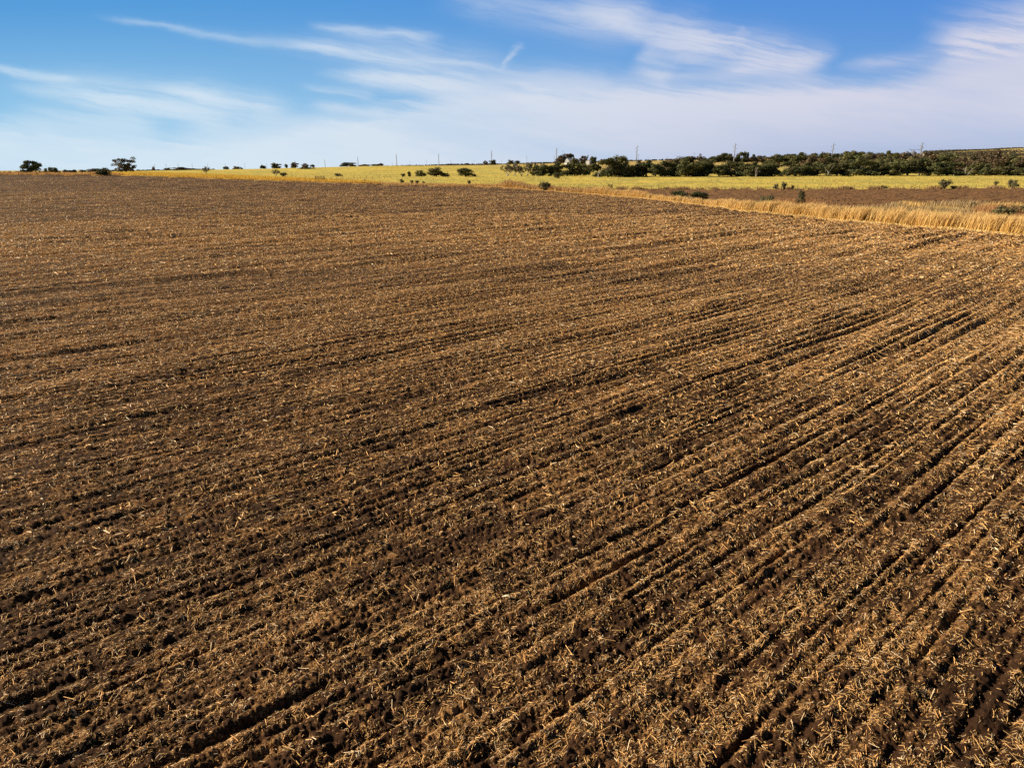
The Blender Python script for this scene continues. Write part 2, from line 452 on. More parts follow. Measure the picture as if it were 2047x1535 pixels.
# ------------------------------------------------------------------ ground objects, cut from the one sheet by land use
fc_u = (GU[:-1, :-1] + GU[1:, 1:]) / 2
fc_y = (GY[:-1, :-1] + GY[1:, 1:]) / 2
fc_x = (GX[:-1, :-1] + GX[1:, 1:]) / 2
wob = noise2(fc_x / 3.0, fc_y / 3.0, 61) * 1.2
reg = np.full(fc_u.shape, 3)
e1, e2 = d1(fc_u) + wob, d2(fc_u) + wob * 3
reg[fc_y < 720] = 3
reg[fc_y < e2] = 1
reg[(fc_y >= e2) & (fc_y < 286 + wob * 2) & (fc_u > u_of(1130))] = 2
reg[fc_y < e1] = 0
reg[(fc_y >= 1010) | ((fc_y >= 720) & (fc_u > u_of(1180)))] = 4
idx = np.arange(ND * NA).reshape(ND, NA)
quads = np.stack([idx[:-1, :-1], idx[:-1, 1:], idx[1:, 1:], idx[1:, :-1]], -1)
allco = np.stack([GX, GY, GZ], -1).reshape(-1, 3)
for code, nm, mt in ((0, 'ploughed_field', M_field), (1, 'field_verge', M_verge), (2, 'far_ploughed_strip', M_back),
                     (3, 'pasture', M_past), (4, 'distant_hills', M_hill)):
    q = quads[reg == code]
    used, inv = np.unique(q, return_inverse=True)
    me = mesh_np(nm, allco[used], inv.reshape(-1, 4)[:, ::-1], mt, smooth=(code != 0))
    tag(link(nm, me), kind='structure')
# ground beneath and behind the viewpoint
bk = []
R = 26000
for a in np.linspace(rad(50), rad(310), 27): bk.append((R * math.sin(a), R * math.cos(a), -0.3))
bco = np.array([(0, -4, -0.3)] + bk + [(4.6 * math.sin(rad(50)), 4.6 * math.cos(rad(50)), -0.12), (4.6 * math.sin(rad(-50)), 4.6 * math.cos(rad(-50)), -0.12), (0, 4.7, -0.12)])
tri = [(0, i + 1, i + 2) for i in range(26)] + [(0, 28, 1), (0, 27, 29), (0, 30, 28), (0, 29, 30)]
tag(link('ground', mesh_np('ground', bco, np.array(tri), M_field)), kind='structure')

# ------------------------------------------------------------------ crop litter
def ribbons(name, x, y, ang, ln, wd, lift, tilt, col, mat, bend=0.25, thick=False):
    n = len(x)
    dx, dy = np.cos(ang), np.sin(ang)
    pts = []
    for k, f in enumerate((-0.5, 0.0, 0.5)):
        b = (rng.normal(0, 1, n) * bend * ln * 0.5) if k != 1 else 0
        px = x + dx * ln * f - dy * b; py = y + dy * ln * f + dx * b
        pts.append([px, py])
    gz = [ground_z(p[0], p[1]) for p in pts]
    zc = np.maximum(gz[1], (gz[0] + gz[2]) / 2) + lift
    sl_ = np.clip((gz[2] - gz[0]) / 2, -0.28 * ln, 0.28 * ln) + tilt * ln * 0.5
    z0, z2 = zc - sl_, zc + sl_
    zs = [z0, zc, z2]
    roll = rng.uniform(-1.1, 1.1, n)
    wx, wy, wz = -dy * np.cos(roll) * wd / 2, dx * np.cos(roll) * wd / 2, np.sin(roll) * wd / 2
    taper = [rng.uniform(0.3, 1, n), np.ones(n), rng.uniform(0.3, 1, n)]
    if thick: taper = [np.ones(n)] * 3
    co, cl = [], []
    if not thick:
        for (px, py), pz, tp in zip(pts, zs, taper):
            for sg in (-1, 1):
                co.append(np.stack([px + sg * wx * tp, py + sg * wy * tp, pz + sg * wz * tp], -1)); cl.append(col)
        co = np.stack(co, 1).reshape(-1, 3); cl = np.stack(cl, 1).reshape(-1, 3)
        b = np.arange(n)[:, None] * 6
        f = np.stack([b + np.array([[0, 1, 3, 2]]), b + np.array([[2, 3, 5, 4]])], 1).reshape(-1, 4)
    else:
        for (px, py), pz in zip(pts, zs):
            for q in range(3):
                a = q * 2 * math.pi / 3
                co.append(np.stack([px - dy * math.cos(a) * wd / 2, py + dx * math.cos(a) * wd / 2, pz + wd / 2 + math.sin(a) * wd / 2], -1)); cl.append(col)
        co = np.stack(co, 1).reshape(-1, 3); cl = np.stack(cl, 1).reshape(-1, 3)
        b = np.arange(n)[:, None] * 9
        fs = []
        for s_ in (0, 3):
            for q in range(3):
                r_ = (q + 1) % 3
                fs.append(b + np.array([[s_ + q, s_ + r_, s_ + 3 + r_, s_ + 3 + q]]))
        f = np.stack(fs, 1).reshape(-1, 4)
    return link(name, mesh_np(name, co, f, mat, cl))
def straw_colors(n):
    t = rng.random(n)[:, None]; v = (0.35 + 0.85 * rng.random(n) ** 1.3)[:, None]
    c = np.where(t < 0.55, np.array([[0.74, 0.445, 0.17]]), np.where(t < 0.84, np.array([[0.57, 0.295, 0.105]]), np.array([[0.86, 0.66, 0.42]])))
    return c * v
def cap_tone(c, top=0.88):
    m = c.max(1)[:, None]
    return c * np.minimum(1.0, top / m)
def scatter(dens_list):
    xs, ys, lv = [], [], []
    for (r0, r1, per) in dens_list:
        area = (r1 * r1 - r0 * r0) * rad(100) / 2 * 1.0
        n = int(area * per)
        r = np.sqrt(rng.uniform(r0 * r0, r1 * r1, n)); a = rng.uniform(rad(-44), rad(44), n)
        x, y = r * np.sin(a), r * np.cos(a)
        s, t = st_of(x, y)
        hr = rows_h(x, y)
        keep = (y < d1(x / y) - 0.5) & (rng.random(n) < np.clip(0.52 + 0.3 * np.clip((r - 14) / 25, 0, 1) + hr * 4 + (noise2(s / 0.7, t / 5, 71) * 0.9 + noise2(x / 0.35, y / 0.35, 72) * 1.0) * np.clip(1.2 - r / 50, 0.3, 1), 0.05, 1))
        xs.append(x[keep]); ys.append(y[keep])
    return np.concatenate(xs), np.concatenate(ys)
row_ang = math.pi / 2 - RA
def lay(name, rings, lmin, lmean, wlo, whi, thick=False, lift=0.012, bend=0.06, bias=0.3, bright=1.0):
    x, y = scatter(rings)
    n = len(x)
    ang = np.where(rng.random(n) < bias, row_ang + rng.normal(0, 0.35, n), rng.uniform(0, math.pi, n))
    ln = lmin + rng.exponential(lmean, n); ln = np.minimum(ln, lmin + lmean * 4)
    wd = rng.uniform(wlo, whi, n)
    return ribbons(name, x, y, ang, ln, wd, rng.uniform(0.003, lift * 2, n), rng.normal(0, 0.12, n), cap_tone(straw_colors(n) * bright), M_straw, bend, thick)
o = lay('straw_litter', [(4.8, 13, 1500), (13, 22, 900), (22, 32, 560), (32, 42, 240)], 0.016, 0.030, 0.003, 0.011, bright=1.6)
tag(o, 'fine chopped straw scattered over the near rows of dark soil', 'crop litter', kind='stuff')
o = lay('stalk_litter', [(4.8, 16, 22), (16, 30, 18), (30, 50, 10)], 0.06, 0.06, 0.008, 0.016, True, 0.018, 0.02, 0.2, 1.8)
tag(o, 'thicker pale cut stalks lying among the finer straw', 'crop litter', kind='stuff')
o = lay('straw_litter', [(15, 21, 50), (21, 28, 120), (28, 50, 190), (50, 90, 110)], 0.05, 0.06, 0.012, 0.030, False, 0.02, bright=1.6)
tag(o, 'straw pieces spread over the middle rows of the field', 'crop litter', kind='stuff')
o = lay('straw_litter', [(60, 80, 14), (80, 130, 44), (130, 230, 15), (230, 320, 7)], 0.10, 0.11, 0.035, 0.08, False, 0.035, bright=1.6)
tag(o, 'clumps of straw dotting the far end of the field', 'crop litter', kind='stuff')

# ------------------------------------------------------------------ standing dry grass and weeds
def blades(name, x, y, h, w, lean, col0, col1, mat=None, z=None):
    n = len(x)
    z = ground_z(x, y) - 0.04 if z is None else z
    fa = rng.uniform(0, math.pi, n)
    ax, ay = np.cos(fa) * w / 2, np.sin(fa) * w / 2
    lx = h * (lean + rng.normal(0, 0.13, n)); ly = h * rng.normal(0.02, 0.13, n)
    co, cl = [], []
    for f, t, wf in ((0, 0, 1.0), (0.55, 0.38, 0.85), (1.0, 1.0, 0.25)):
        for sg in (-1, 1):
            co.append(np.stack([x + lx * t + sg * ax * wf, y + ly * t + sg * ay * wf, z + h * f], -1))
            cl.append(col0 * (1 - f) + col1 * f)
    co = np.stack(co, 1).reshape(-1, 3); cl = np.stack(cl, 1).reshape(-1, 3)
    b = np.arange(n)[:, None] * 6
    f = np.stack([b + np.array([[0, 1, 3, 2]]), b + np.array([[2, 3, 5, 4]])], 1).reshape(-1, 4)
    return link(name, mesh_np(name, co, f, mat or M_blade, cl))
def vary(c, n, v=0.25):
    return np.array([c]) * rng.uniform(1 - v, 1 + v, n)[:, None]
def two(ca, cb, n, v=0.22):
    t = rng.random(n)[:, None]
    return (np.array([ca]) * t + np.array([cb]) * (1 - t)) * rng.uniform(1 - v, 1 + v, n)[:, None]
def along_edge(cols, n, off0, off1, edge=d1):
    """points beside a field edge, evenly spread over its real length"""
    cc = np.linspace(cols[0], cols[1], 400); uu = u_of(cc); yy = edge(uu); xx = uu * yy
    L = np.concatenate([[0], np.cumsum(np.hypot(np.diff(xx), np.diff(yy)))])
    s = rng.uniform(0, L[-1], n)
    u = np.interp(s, L, uu)
    y = edge(u) + rng.uniform(off0, off1, n)
    return u * edge(u) + (y - edge(u)) * u * 0.6, y
GOLD, TAN, RUST, PALE = (0.72, 0.44, 0.12), (0.55, 0.37, 0.16), (0.36, 0.19, 0.08), (0.78, 0.60, 0.30)
# tall grass bordering the field on the right
x, y = along_edge((1165, 2900), 120000, 0.2, 9.5)
cl = noise2(x / 1.5, y / 1.5, 81) * 0.7 + noise2(x / 4.5, y / 4.5, 82) * 0.6
k = (rng.random(len(x)) < np.clip(0.52 + cl * 1.3, 0.05, 1)) & ((y - d1(x / y) < 5.5) | (x / y > u_of(1450))); x, y, cl = x[k], y[k], cl[k]
n = len(x)
h = (1.0 + 0.4 * cl + rng.normal(0, .10, n)) * np.interp(CX + x / y * 1432, [1165, 1200, 1270, 1310, 1430, 1500, 1700, 2047], [1.5, 2.1, 1.9, 1.25, 1.3, 1.8, 1.9, 2.05])
h *= np.clip(0.7 + 0.25 * (rng.random(n)), 0, 1.2)
o = blades('tall_dry_grass', x, y, h, rng.uniform(0.025, 0.075, n), 0.30, two(GOLD, (0.52, 0.32, 0.10), n), two((0.82, 0.58, 0.24), (0.50, 0.30, 0.12), n))
tag(o, 'tall golden dry grass leaning right along the edge of the ploughed field', 'tall grass', kind='stuff')
# a low fringe of bleached stems at its foot
x, y = along_edge((950, 2900), 26000, -0.7, 1.2)
n = len(x)
o = blades('straw_fringe', x, y, rng.uniform(0.08, 0.35, n), rng.uniform(0.03, 0.09, n), 0.5, two(PALE, TAN, n), two(PALE, GOLD, n))
tag(o, 'pale flattened stems at the foot of the tall grass', 'dry grass', kind='stuff')
# lower grass where the edge runs away into the distance
x, y = along_edge((560, 1200), 26000, 0.0, 14)
n = len(x); cc = CX + x / y * 1432
k = rng.random(n) < np.clip(0.25 + (cc - 700) / 500 + noise2(x / 5, y / 5, 83), 0.08, 1); x, y, cc = x[k], y[k], cc[k]; n = len(x)
h = np.interp(cc, [560, 900, 960, 1002, 1012, 1040, 1060, 1200], [0.5, 0.7, 0.9, 1.2, 2.6, 2.3, 1.5, 1.5]) * rng.uniform(0.6, 1.15, n)
o = blades('rust_grass', x, y, h, rng.uniform(0.05, 0.14, n), 0.15, two(GOLD, RUST, n), two(TAN, RUST, n))
tag(o, 'rusty brown grass and weeds edging the middle of the field', 'dry grass', kind='stuff')
# left crest
x, y = along_edge((-900, 235), 30000, -1.0, 12)
n = len(x)
o = blades('crest_grass', x, y, rng.uniform(0.35, 1.15, n) * (1 + 0.6 * noise2(x / 4, y / 4, 84)), rng.uniform(0.06, 0.16, n), 0.12, two(GOLD, RUST, n), two(TAN, (0.5, 0.24, 0.09), n))
tag(o, 'orange brown grass along the crest of the field at left', 'dry grass', kind='stuff')
# golden weeds beyond the field, left of centre
n = 60000
cc = rng.uniform(215, 760, n); yy = np.interp(cc, [215, 500, 760], [300, 292, 290]) + rng.uniform(0, 1, n) ** 1.3 * np.interp(cc, [215, 500, 620, 760], [330, 150, 70, 15])
x = u_of(cc) * yy; y = yy
k = rng.random(n) < np.clip(0.55 + noise2(x / 14, y / 9, 85), 0.1, 1); x, y = x[k], y[k]; n = len(x)
o = blades('golden_weeds', x, y, rng.uniform(0.3, 0.8, n), rng.uniform(0.08, 0.22, n), 0.08, two((0.66, 0.42, 0.05), (0.55, 0.32, 0.06), n), two((0.76, 0.50, 0.06), (0.62, 0.37, 0.07), n))
tag(o, 'deep yellow weeds covering the slope beyond the field at left', 'weeds', kind='stuff')
# rough ground between the tall grass and the far ploughed strip
n = 90000
cc = rng.uniform(1230, 2750, n); uu = u_of(cc); f = rng.random(n)
y = d1(uu) + 7 + f * (d2(uu) - d1(uu) - 4); x = uu * y
nn = noise2(x / 7, y / 12, 86); k = rng.random(n) < np.clip(0.30 + nn * 1.5, 0.02, 1); x, y, nn = x[k], y[k], nn[k]; n = len(x)
h = rng.uniform(0.25, 0.8, n) * (1 + 1.1 * np.clip(nn, -0.4, 1))
c0 = np.where((noise2(x / 16, y / 16, 87) > 0.08)[:, None], two(TAN, (0.62, 0.40, 0.12), n), two((0.30, 0.22, 0.12), (0.42, 0.29, 0.14), n))
o = blades('rough_grass', x, y, h, rng.uniform(0.04, 0.12, n), 0.2, c0 * 0.85, c0)
tag(o, 'patchy gold and grey grass behind the tall grass at right', 'rough grass', kind='stuff')
# rust coloured brush behind the band
cc = rng.normal(1600, 22, 2600); y = rng.normal(150, 3, 2600); x = u_of(cc) * y
cc2 = rng.normal(2020, 26, 2200); y2 = rng.normal(120, 4, 2200); x = np.concatenate([x, u_of(cc2) * y2]); y = np.concatenate([y, y2])
n = len(x)
o = blades('rust_brush', x, y, rng.uniform(0.7, 2.1, n), rng.uniform(0.03, 0.09, n), 0.05, two(RUST, (0.3, 0.14, 0.06), n), two((0.42, 0.21, 0.09), RUST, n))
tag(o, 'reddish brown brush standing behind the tall grass', 'brush', kind='stuff')
# brush along the fence between the far strip and the pasture
n = 30000
cc = rng.uniform(1060, 2900, n); y = 286 + rng.normal(0, 1.3, n); x = u_of(cc) * y
nn = noise2(x / 6, y * 0 + 3, 88); k = rng.random(n) < np.clip(0.25 + nn * 1.9, 0.02, 1); x, y, nn = x[k], y[k], nn[k]; n = len(x)
o = blades('fence_line_brush', x, y, rng.uniform(0.3, 0.9, n) * (1 + 1.2 * np.clip(nn, 0, 1)), rng.uniform(0.08, 0.2, n), 0.02, two(RUST, (0.2, 0.13, 0.07), n), two((0.42, 0.25, 0.12), (0.25, 0.17, 0.08), n))
tag(o, 'low brown brush along the fence between ploughed strip and pasture', 'brush', kind='stuff')
# pasture tufts, coarse, for a broken surface
n = 50000
cc = rng.uniform(560, 2500, n); y = 288 + rng.random(n) ** 1.4 * 330; x = u_of(cc) * y
k = (y > d2(u_of(cc)) + 4) & (rng.random(n) < np.clip(0.4 + noise2(x / 30, y / 12, 89) * 1.6, 0.05, 1)); x, y = x[k], y[k]; n = len(x)
o = blades('pasture_tufts', x, y, rng.uniform(0.15, 0.4, n), rng.uniform(0.15, 0.5, n), 0.05, two((0.50, 0.37, 0.10), (0.42, 0.32, 0.10), n), two((0.62, 0.48, 0.15), (0.44, 0.32, 0.10), n))
tag(o, 'yellow grass tufts over the pasture', 'pasture grass', kind='stuff')
# small green weeds in the ploughed soil
cx_ = rng.uniform(-30, 34, 150); cy_ = rng.uniform(8, 62, 150)
k = np.abs(cx_) < cy_ * 0.85; cx_, cy_ = cx_[k], cy_[k]
x = np.repeat(cx_, 26) + rng.normal(0, 0.07, 26 * len(cx_)); y = np.repeat(cy_, 26) + rng.normal(0, 0.07, 26 * len(cx_)); n = len(x)
o = blades('green_weeds', x, y, rng.uniform(0.03, 0.10, n), rng.uniform(0.006, 0.014, n), 0.2, two((0.10, 0.15, 0.04), (0.16, 0.18, 0.06), n), two((0.13, 0.19, 0.05), (0.24, 0.24, 0.09), n))
tag(o, 'tiny green weeds sprouting among the straw', 'weeds', kind='stuff')

# ------------------------------------------------------------------ trees
class MB:
    """collects tubes and boxes, then makes one mesh"""
    def __init__(self): self.v = []; self.f = []
    def tube(self, p0, p1, r0, r1, k=5, cap=True):
        p0, p1 = Vector(p0), Vector(p1); d = (p1 - p0).normalized()
        a = d.orthogonal().normalized(); b = d.cross(a); s = len(self.v)
        for p, r in ((p0, r0), (p1, r1)):
            for q in range(k):
                t = 2 * math.pi * q / k
                self.v.append(p + a * math.cos(t) * r + b * math.sin(t) * r)
        for q in range(k): self.f.append((s + q, s + (q + 1) % k, s + k + (q + 1) % k, s + k + q))
        if cap:
            self.f.append(tuple(s + q for q in range(k))[::-1]); self.f.append(tuple(s + k + q for q in range(k)))
    def box(self, x0, x1, y0, y1, z0, z1):
        s = len(self.v)
        self.v += [Vector(p) for p in ((x0,y0,z0),(x1,y0,z0),(x1,y1,z0),(x0,y1,z0),(x0,y0,z1),(x1,y0,z1),(x1,y1,z1),(x0,y1,z1))]
        self.f += [tuple(s + i for i in q) for q in ((3,2,1,0),(4,5,6,7),(0,1,5,4),(1,2,6,5),(2,3,7,6),(3,0,4,7))]
    def poly(self, pts, faces):
        s = len(self.v); self.v += [Vector(p) for p in pts]; self.f += [tuple(s + i for i in q) for q in faces]
    def mesh(self, name, mat):
        me = bpy.data.meshes.new(name); me.from_pydata([tuple(p) for p in self.v], [], self.f); me.materials.append(mat); me.update()
        return me
    def build(self, name, mat, parent=None): return link(name, self.mesh(name, mat), parent)

def grow(mb, p, d, L, r, depth, rnd, tips, spread=0.55, upw=0.15, kids=3):
    """limbs that fork and taper"""
    q = p
    seg = 3
    for i in range(seg):
        d2_ = (d + Vector((rnd.gauss(0, .16), rnd.gauss(0, .16), rnd.gauss(0.03, .12)))).normalized()
        q2 = q + d2_ * L / seg
        mb.tube(q, q2, r * (1 - 0.18 * i), r * (1 - 0.18 * (i + 1)), 5 if r > 0.08 else 3, False)
        q, d = q2, d2_
        if depth > 0 and i > 0:
            tips.append((q.copy(), r))
    tips.append((q.copy(), r))
    if depth <= 0: return
    for _ in range(kids):
        a = rnd.uniform(0, 2 * math.pi); s = d.orthogonal().normalized(); s = (Matrix.Rotation(a, 3, d) @ s)
        nd = (d + s * rnd.uniform(spread * 0.6, spread * 1.5) + Vector((0, 0, upw))).normalized()
        grow(mb, q, nd, L * rnd.uniform(0.62, 0.85), r * 0.52, depth - 1, rnd, tips, spread, upw, kids)

def leaf_cloud(centres, radii, per, size, cols, var=0.35, flat=0.8, rs=None):
    """leaf clumps: small faces in ragged shells round each centre"""
    g = rs
    c = np.repeat(np.array(centres, float), per, 0); r = np.repeat(np.array(radii, float), per)
    n = len(c)
    d = g.normal(0, 1, (n, 3)); d /= np.linalg.norm(d, axis=1)[:, None]
    k = r * g.uniform(0.15, 1.0, n) ** 0.5 * g.uniform(0.85, 1.18, n)
    p = c + d * k[:, None] * np.array([1, 1, flat])
    p[:, 2] = np.maximum(p[:, 2], 0.15)
    nrm = d + g.normal(0, 0.6, (n, 3)); nrm /= np.linalg.norm(nrm, axis=1)[:, None]
    a = np.cross(nrm, g.normal(0, 1, (n, 3))); a /= np.linalg.norm(a, axis=1)[:, None]
    b = np.cross(nrm, a)
    s = (size * g.uniform(0.5, 1.4, n))[:, None]
    v = np.stack([p - a * s, p - b * s * 0.6, p + a * s, p + b * s * 0.6], 1).reshape(-1, 3)
    f = np.arange(4 * n).reshape(n, 4)
    tint = np.repeat(np.array([cols[g.integers(len(cols))] for _ in centres]), per, 0)
    cl = tint * g.uniform(1 - var, 1 + var, n)[:, None]
    return v, f, np.repeat(cl, 4, 0)

OAK = [(0.090, 0.096, 0.036), (0.115, 0.112, 0.042), (0.066, 0.076, 0.032), (0.145, 0.134, 0.050)]
BRN = [(0.12, 0.085, 0.05), (0.095, 0.075, 0.042), (0.14, 0.095, 0.055)]
OLV = [(0.13, 0.125, 0.05), (0.10, 0.105, 0.045), (0.16, 0.14, 0.055)]
def make_variant(kind, seed):
    """returns (trunk mesh or None, crown mesh or None); nominal size 1 wide x 1 high x 10"""
    rnd = random.Random(seed); g = np.random.default_rng(seed)
    mb = MB(); cr = None
    if kind in ('oak', 'brown', 'olive'):
        H = 10.0; Wd = 10.0
        n = rnd.randint(24, 30); cs, rs_ = [], []
        top = H * 0.98
        for i in range(n):
            a = rnd.uniform(0, 2 * math.pi); rr = math.sqrt(rnd.random()) * Wd * 0.38
            dome = math.sqrt(max(0, 1 - (rr / (Wd * 0.5)) ** 2))
            zz = rnd.uniform(0.10, 0.86) * H * (0.35 + 0.65 * dome)
            cs.append((rr * math.cos(a) + rnd.uniform(-.4, .4), rr * math.sin(a), zz)); rs_.append(rnd.uniform(1.2, 2.1))
        cr = leaf_cloud(cs, rs_, 185 if kind != 'brown' else 130, 0.34, {'oak': OAK, 'brown': BRN, 'olive': OLV}[kind], 0.4, 0.8, g)
        p0 = Vector((0, 0, -0.5)); p1 = Vector((rnd.uniform(-.3, .3), rnd.uniform(-.3, .3), H * 0.24))
        mb.tube(p0, p1, 0.42, 0.28, 7)
        for cpt in cs:
            cpt = Vector(cpt); mid = p1.lerp(cpt, 0.5) + Vector((0, 0, -0.4))
            mb.tube(p1, mid, 0.17, 0.10, 4, False); mb.tube(mid, cpt, 0.10, 0.04, 4, False)
    elif kind == 'round':           # dense, low crowned bush or cedar
        cs, rs_ = [], []
        for i in range(20):
            a = rnd.uniform(0, 2 * math.pi); rr = math.sqrt(rnd.random()) * 3.5
            zz = rnd.uniform(1.3, 9.6 * (0.42 + 0.45 * math.sqrt(1 - (rr / 5) ** 2)))
            cs.append((rr * math.cos(a), rr * math.sin(a), zz)); rs_.append(rnd.uniform(1.4, 2.1))
        cr = leaf_cloud(cs, rs_, 150, 0.36, OAK[:3], 0.4, 0.9, g)
        mb.tube((0, 0, -0.5), (0.2, 0, 4), 0.4, 0.2, 6)
        for cpt in cs[:8]: mb.tube((0.1, 0, 1.2), cpt, 0.14, 0.05, 4, False)
    elif kind == 'sparse':          # open two-lobed crown of loose clumps, limbs showing
        cs, rs_ = [], []
        for i in range(44):
            sd = -1 if i % 2 else 1
            a = rnd.uniform(0, 2 * math.pi); rr = math.sqrt(rnd.random()) * 2.5
            cs.append((sd * 2.1 + rr * math.cos(a), rr * math.sin(a), rnd.uniform(0.9, 9.3 - 0.35 * rr * rr * 0.6))); rs_.append(rnd.uniform(0.7, 1.25))
        cr = leaf_cloud(cs, rs_, 100, 0.26, [(0.13, 0.115, 0.06), (0.10, 0.09, 0.05), (0.17, 0.14, 0.08)], 0.4, 0.9, g)
        mb.tube((0, 0, -0.5), (0, 0, 1.8), 0.5, 0.4, 7)
        for cpt in cs:
            mid = Vector((cpt[0] * 0.5, cpt[1] * 0.4, 1.6 + (cpt[2] - 1.4) * 0.45))
            mb.tube((0, 0, 1.6), mid, 0.18, 0.12, 4, False); mb.tube(mid, cpt, 0.12, 0.04, 4, False)
    elif kind == 'bare':
        tips = []
        for i in range(4 if kind == 'sparse' else 5):
            a = rnd.uniform(0, 2 * math.pi)
            grow(mb, Vector((0, 0, -0.4)), Vector((math.cos(a) * 0.5, math.sin(a) * 0.5, 1)).normalized(), 3.7, 0.30, 3, rnd, tips, 0.65, 0.1, 3)
        tp = [t[0] for t in tips if t[0].z > 1.5 and t[1] < 0.2]
        rnd.shuffle(tp)
        tp = tp[:(230 if kind == 'sparse' else 130)]
        cr = leaf_cloud([tuple(t) for t in tp], [rnd.uniform(0.5, 0.95) for _ in tp], 30 if kind == 'sparse' else 22, 0.26,
                        ([(0.10, 0.085, 0.055), (0.075, 0.07, 0.042), (0.13, 0.105, 0.07)] if kind == 'sparse' else [(0.17, 0.14, 0.09), (0.20, 0.165, 0.11), (0.12, 0.115, 0.06)]), 0.35, 1.0, g)
    elif kind == 'shrub':           # airy bush with stems from the ground
        tips = []
        for i in range(9):
            a = rnd.uniform(0, 2 * math.pi)
            grow(mb, Vector((rnd.uniform(-.8, .8), rnd.uniform(-.8, .8), -0.3)), Vector((math.cos(a) * 0.7, math.sin(a) * 0.7, 1)).normalized(), 3.0, 0.14, 2, rnd, tips, 0.6, 0.1, 3)
        tp = [t[0] for t in tips if t[0].z > 1.0]; rnd.shuffle(tp); tp = tp[:90]
        cr = leaf_cloud([tuple(t) for t in tp], [rnd.uniform(0.8, 1.3) for _ in tp], 36, 0.30, [(0.15, 0.14, 0.07), (0.20, 0.16, 0.08), (0.11, 0.11, 0.05)], 0.4, 0.9, g)
    elif kind == 'dead':
        tips = []
        for i in range(3):
            a = 2.1 * i + rnd.uniform(-.3, .3)
            grow(mb, Vector((0, 0, -0.4)), Vector((math.cos(a) * 0.65, math.sin(a) * 0.4, 1)).normalized(), 5.0, 0.40, 2, rnd, tips, 0.7, 0.05, 2)
    elif kind == 'snag':            # forked dead trunk
        mb.tube((0, 0, -0.5), (0.3, 0, 3.2), 0.75, 0.6, 7)
        for pts in (((0.3, 0, 3.0), (-0.6, 0, 5.2), (-2.6, 0.3, 7.0), (-3.8, 0.2, 9.2)), ((0.3, 0, 3.0), (1.2, 0.2, 5.6), (2.4, 0, 7.4), (3.2, -0.3, 9.8)), ((1.2, .2, 5.6), (0.7, 0.6, 7.6), (0.9, .9, 8.6))):
            for i in range(len(pts) - 1): mb.tube(pts[i], pts[i + 1], 0.5 - 0.13 * i, 0.38 - 0.13 * i, 6)
    # normalise to 10 x 10
    vs = [v for v in mb.v if v.z > 0]
    zt = max([v.z for v in vs] + ([cr[0][:, 2].max()] if cr else []))
    if cr: wx = max(np.percentile(cr[0][:, 0], 99.5) - np.percentile(cr[0][:, 0], 0.5), 0.1)
    else: wx = max(v.x for v in vs) - min(v.x for v in vs)
    sx, sz = 10 / wx, 10 / zt
    for v in mb.v: v.x *= sx; v.y *= sx; v.z = v.z * sz if v.z > 0 else v.z
    tm = mb.mesh('trunk', M_grey_bark if kind in ('dead', 'snag', 'bare') else M_bark)
    cm = None
    if cr:
        cr[0][:, :2] *= sx; cr[0][:, 2] *= sz
        cm = mesh_np('crown', cr[0], cr[1], M_leaf, cr[2])
    return tm, cm
VAR = {}
for kind, n in (('oak', 6), ('brown', 3), ('olive', 2), ('round', 3), ('sparse', 2), ('bare', 2), ('shrub', 3), ('dead', 2), ('snag', 1)):
    VAR[kind] = [make_variant(kind, 100 + 17 * i + 7 * len(kind)) for i in range(n)]
NAMES = {'oak': 'oak_tree', 'brown': 'bare_brown_tree', 'olive': 'olive_green_tree', 'round': 'round_bush', 'sparse': 'sparse_tree', 'bare': 'leafless_tree', 'shrub': 'shrub', 'dead': 'dead_tree', 'snag': 'dead_tree'}
_cnt = {}
prnd = random.Random(5)
def tree(kind, col, wpx, top, Y, label, group=None, cat='tree', hmin=1.0):
    x, _, _ = ground_at(col, Y)
    gz = float(ground_z(np.array([x]), np.array([Y]))[0])
    h = max(P(col, top, Y)[2] - gz, hmin)
    if kind in ('oak', 'olive', 'brown') and Y > 260 or group == G_O: h *= 1.2
    w = wpx * Y / 1432 * (1.42 if kind in ('oak', 'olive', 'brown', 'bare') and group and ('row' in group or 'grove' in group or 'pasture' in group) else 1.04)
    i = _cnt.get(kind, 0); _cnt[kind] = i + 1
    vs = VAR[kind]; tm, cm = vs[i % len(vs)]
    root = bpy.data.objects.new(NAMES[kind], None); COL.objects.link(root)
    root.empty_display_size = 0.5
    root.location = (x, Y, gz)
    if kind in ('snag', 'dead'): rz = prnd.uniform(-0.3, 0.3)
    else: rz = prnd.choice([0, 0, math.pi]) + prnd.uniform(-0.5, 0.5)
    root.rotation_euler = (0, 0, rz)
    root.scale = (w / 10, w / 10, h / 10)
    if group in (G_R, 'oaks in the front of the right grove'): root.scale.x *= 1.12; root.scale.z *= 1.06
    tag(root, label, cat, group)
    link('trunk' if kind != 'shrub' else 'stems', tm, root)
    if cm: link('crown' if kind not in ('shrub', 'round') else 'foliage', cm, root)
    return root
G_L, G_S, G_O, G_B, G_R = 'trees along the left skyline', 'trees on the pasture skyline', 'oaks in the middle of the pasture', 'bushes on the pasture', 'oaks of the long row at the pasture edge'
tree('oak', 64, 38, 325, 420, 'broad dark tree above orange grass, leftmost tree on the skyline', G_L)
tree('round', 209, 26, 335, 292, 'dense round dark bush at the field edge just left of the big sparse tree', 'bushes at the field edge', 'bush')
tree('sparse', 252, 42, 313, 600, 'big ragged thin-crowned tree, tallest on the left skyline', G_L)
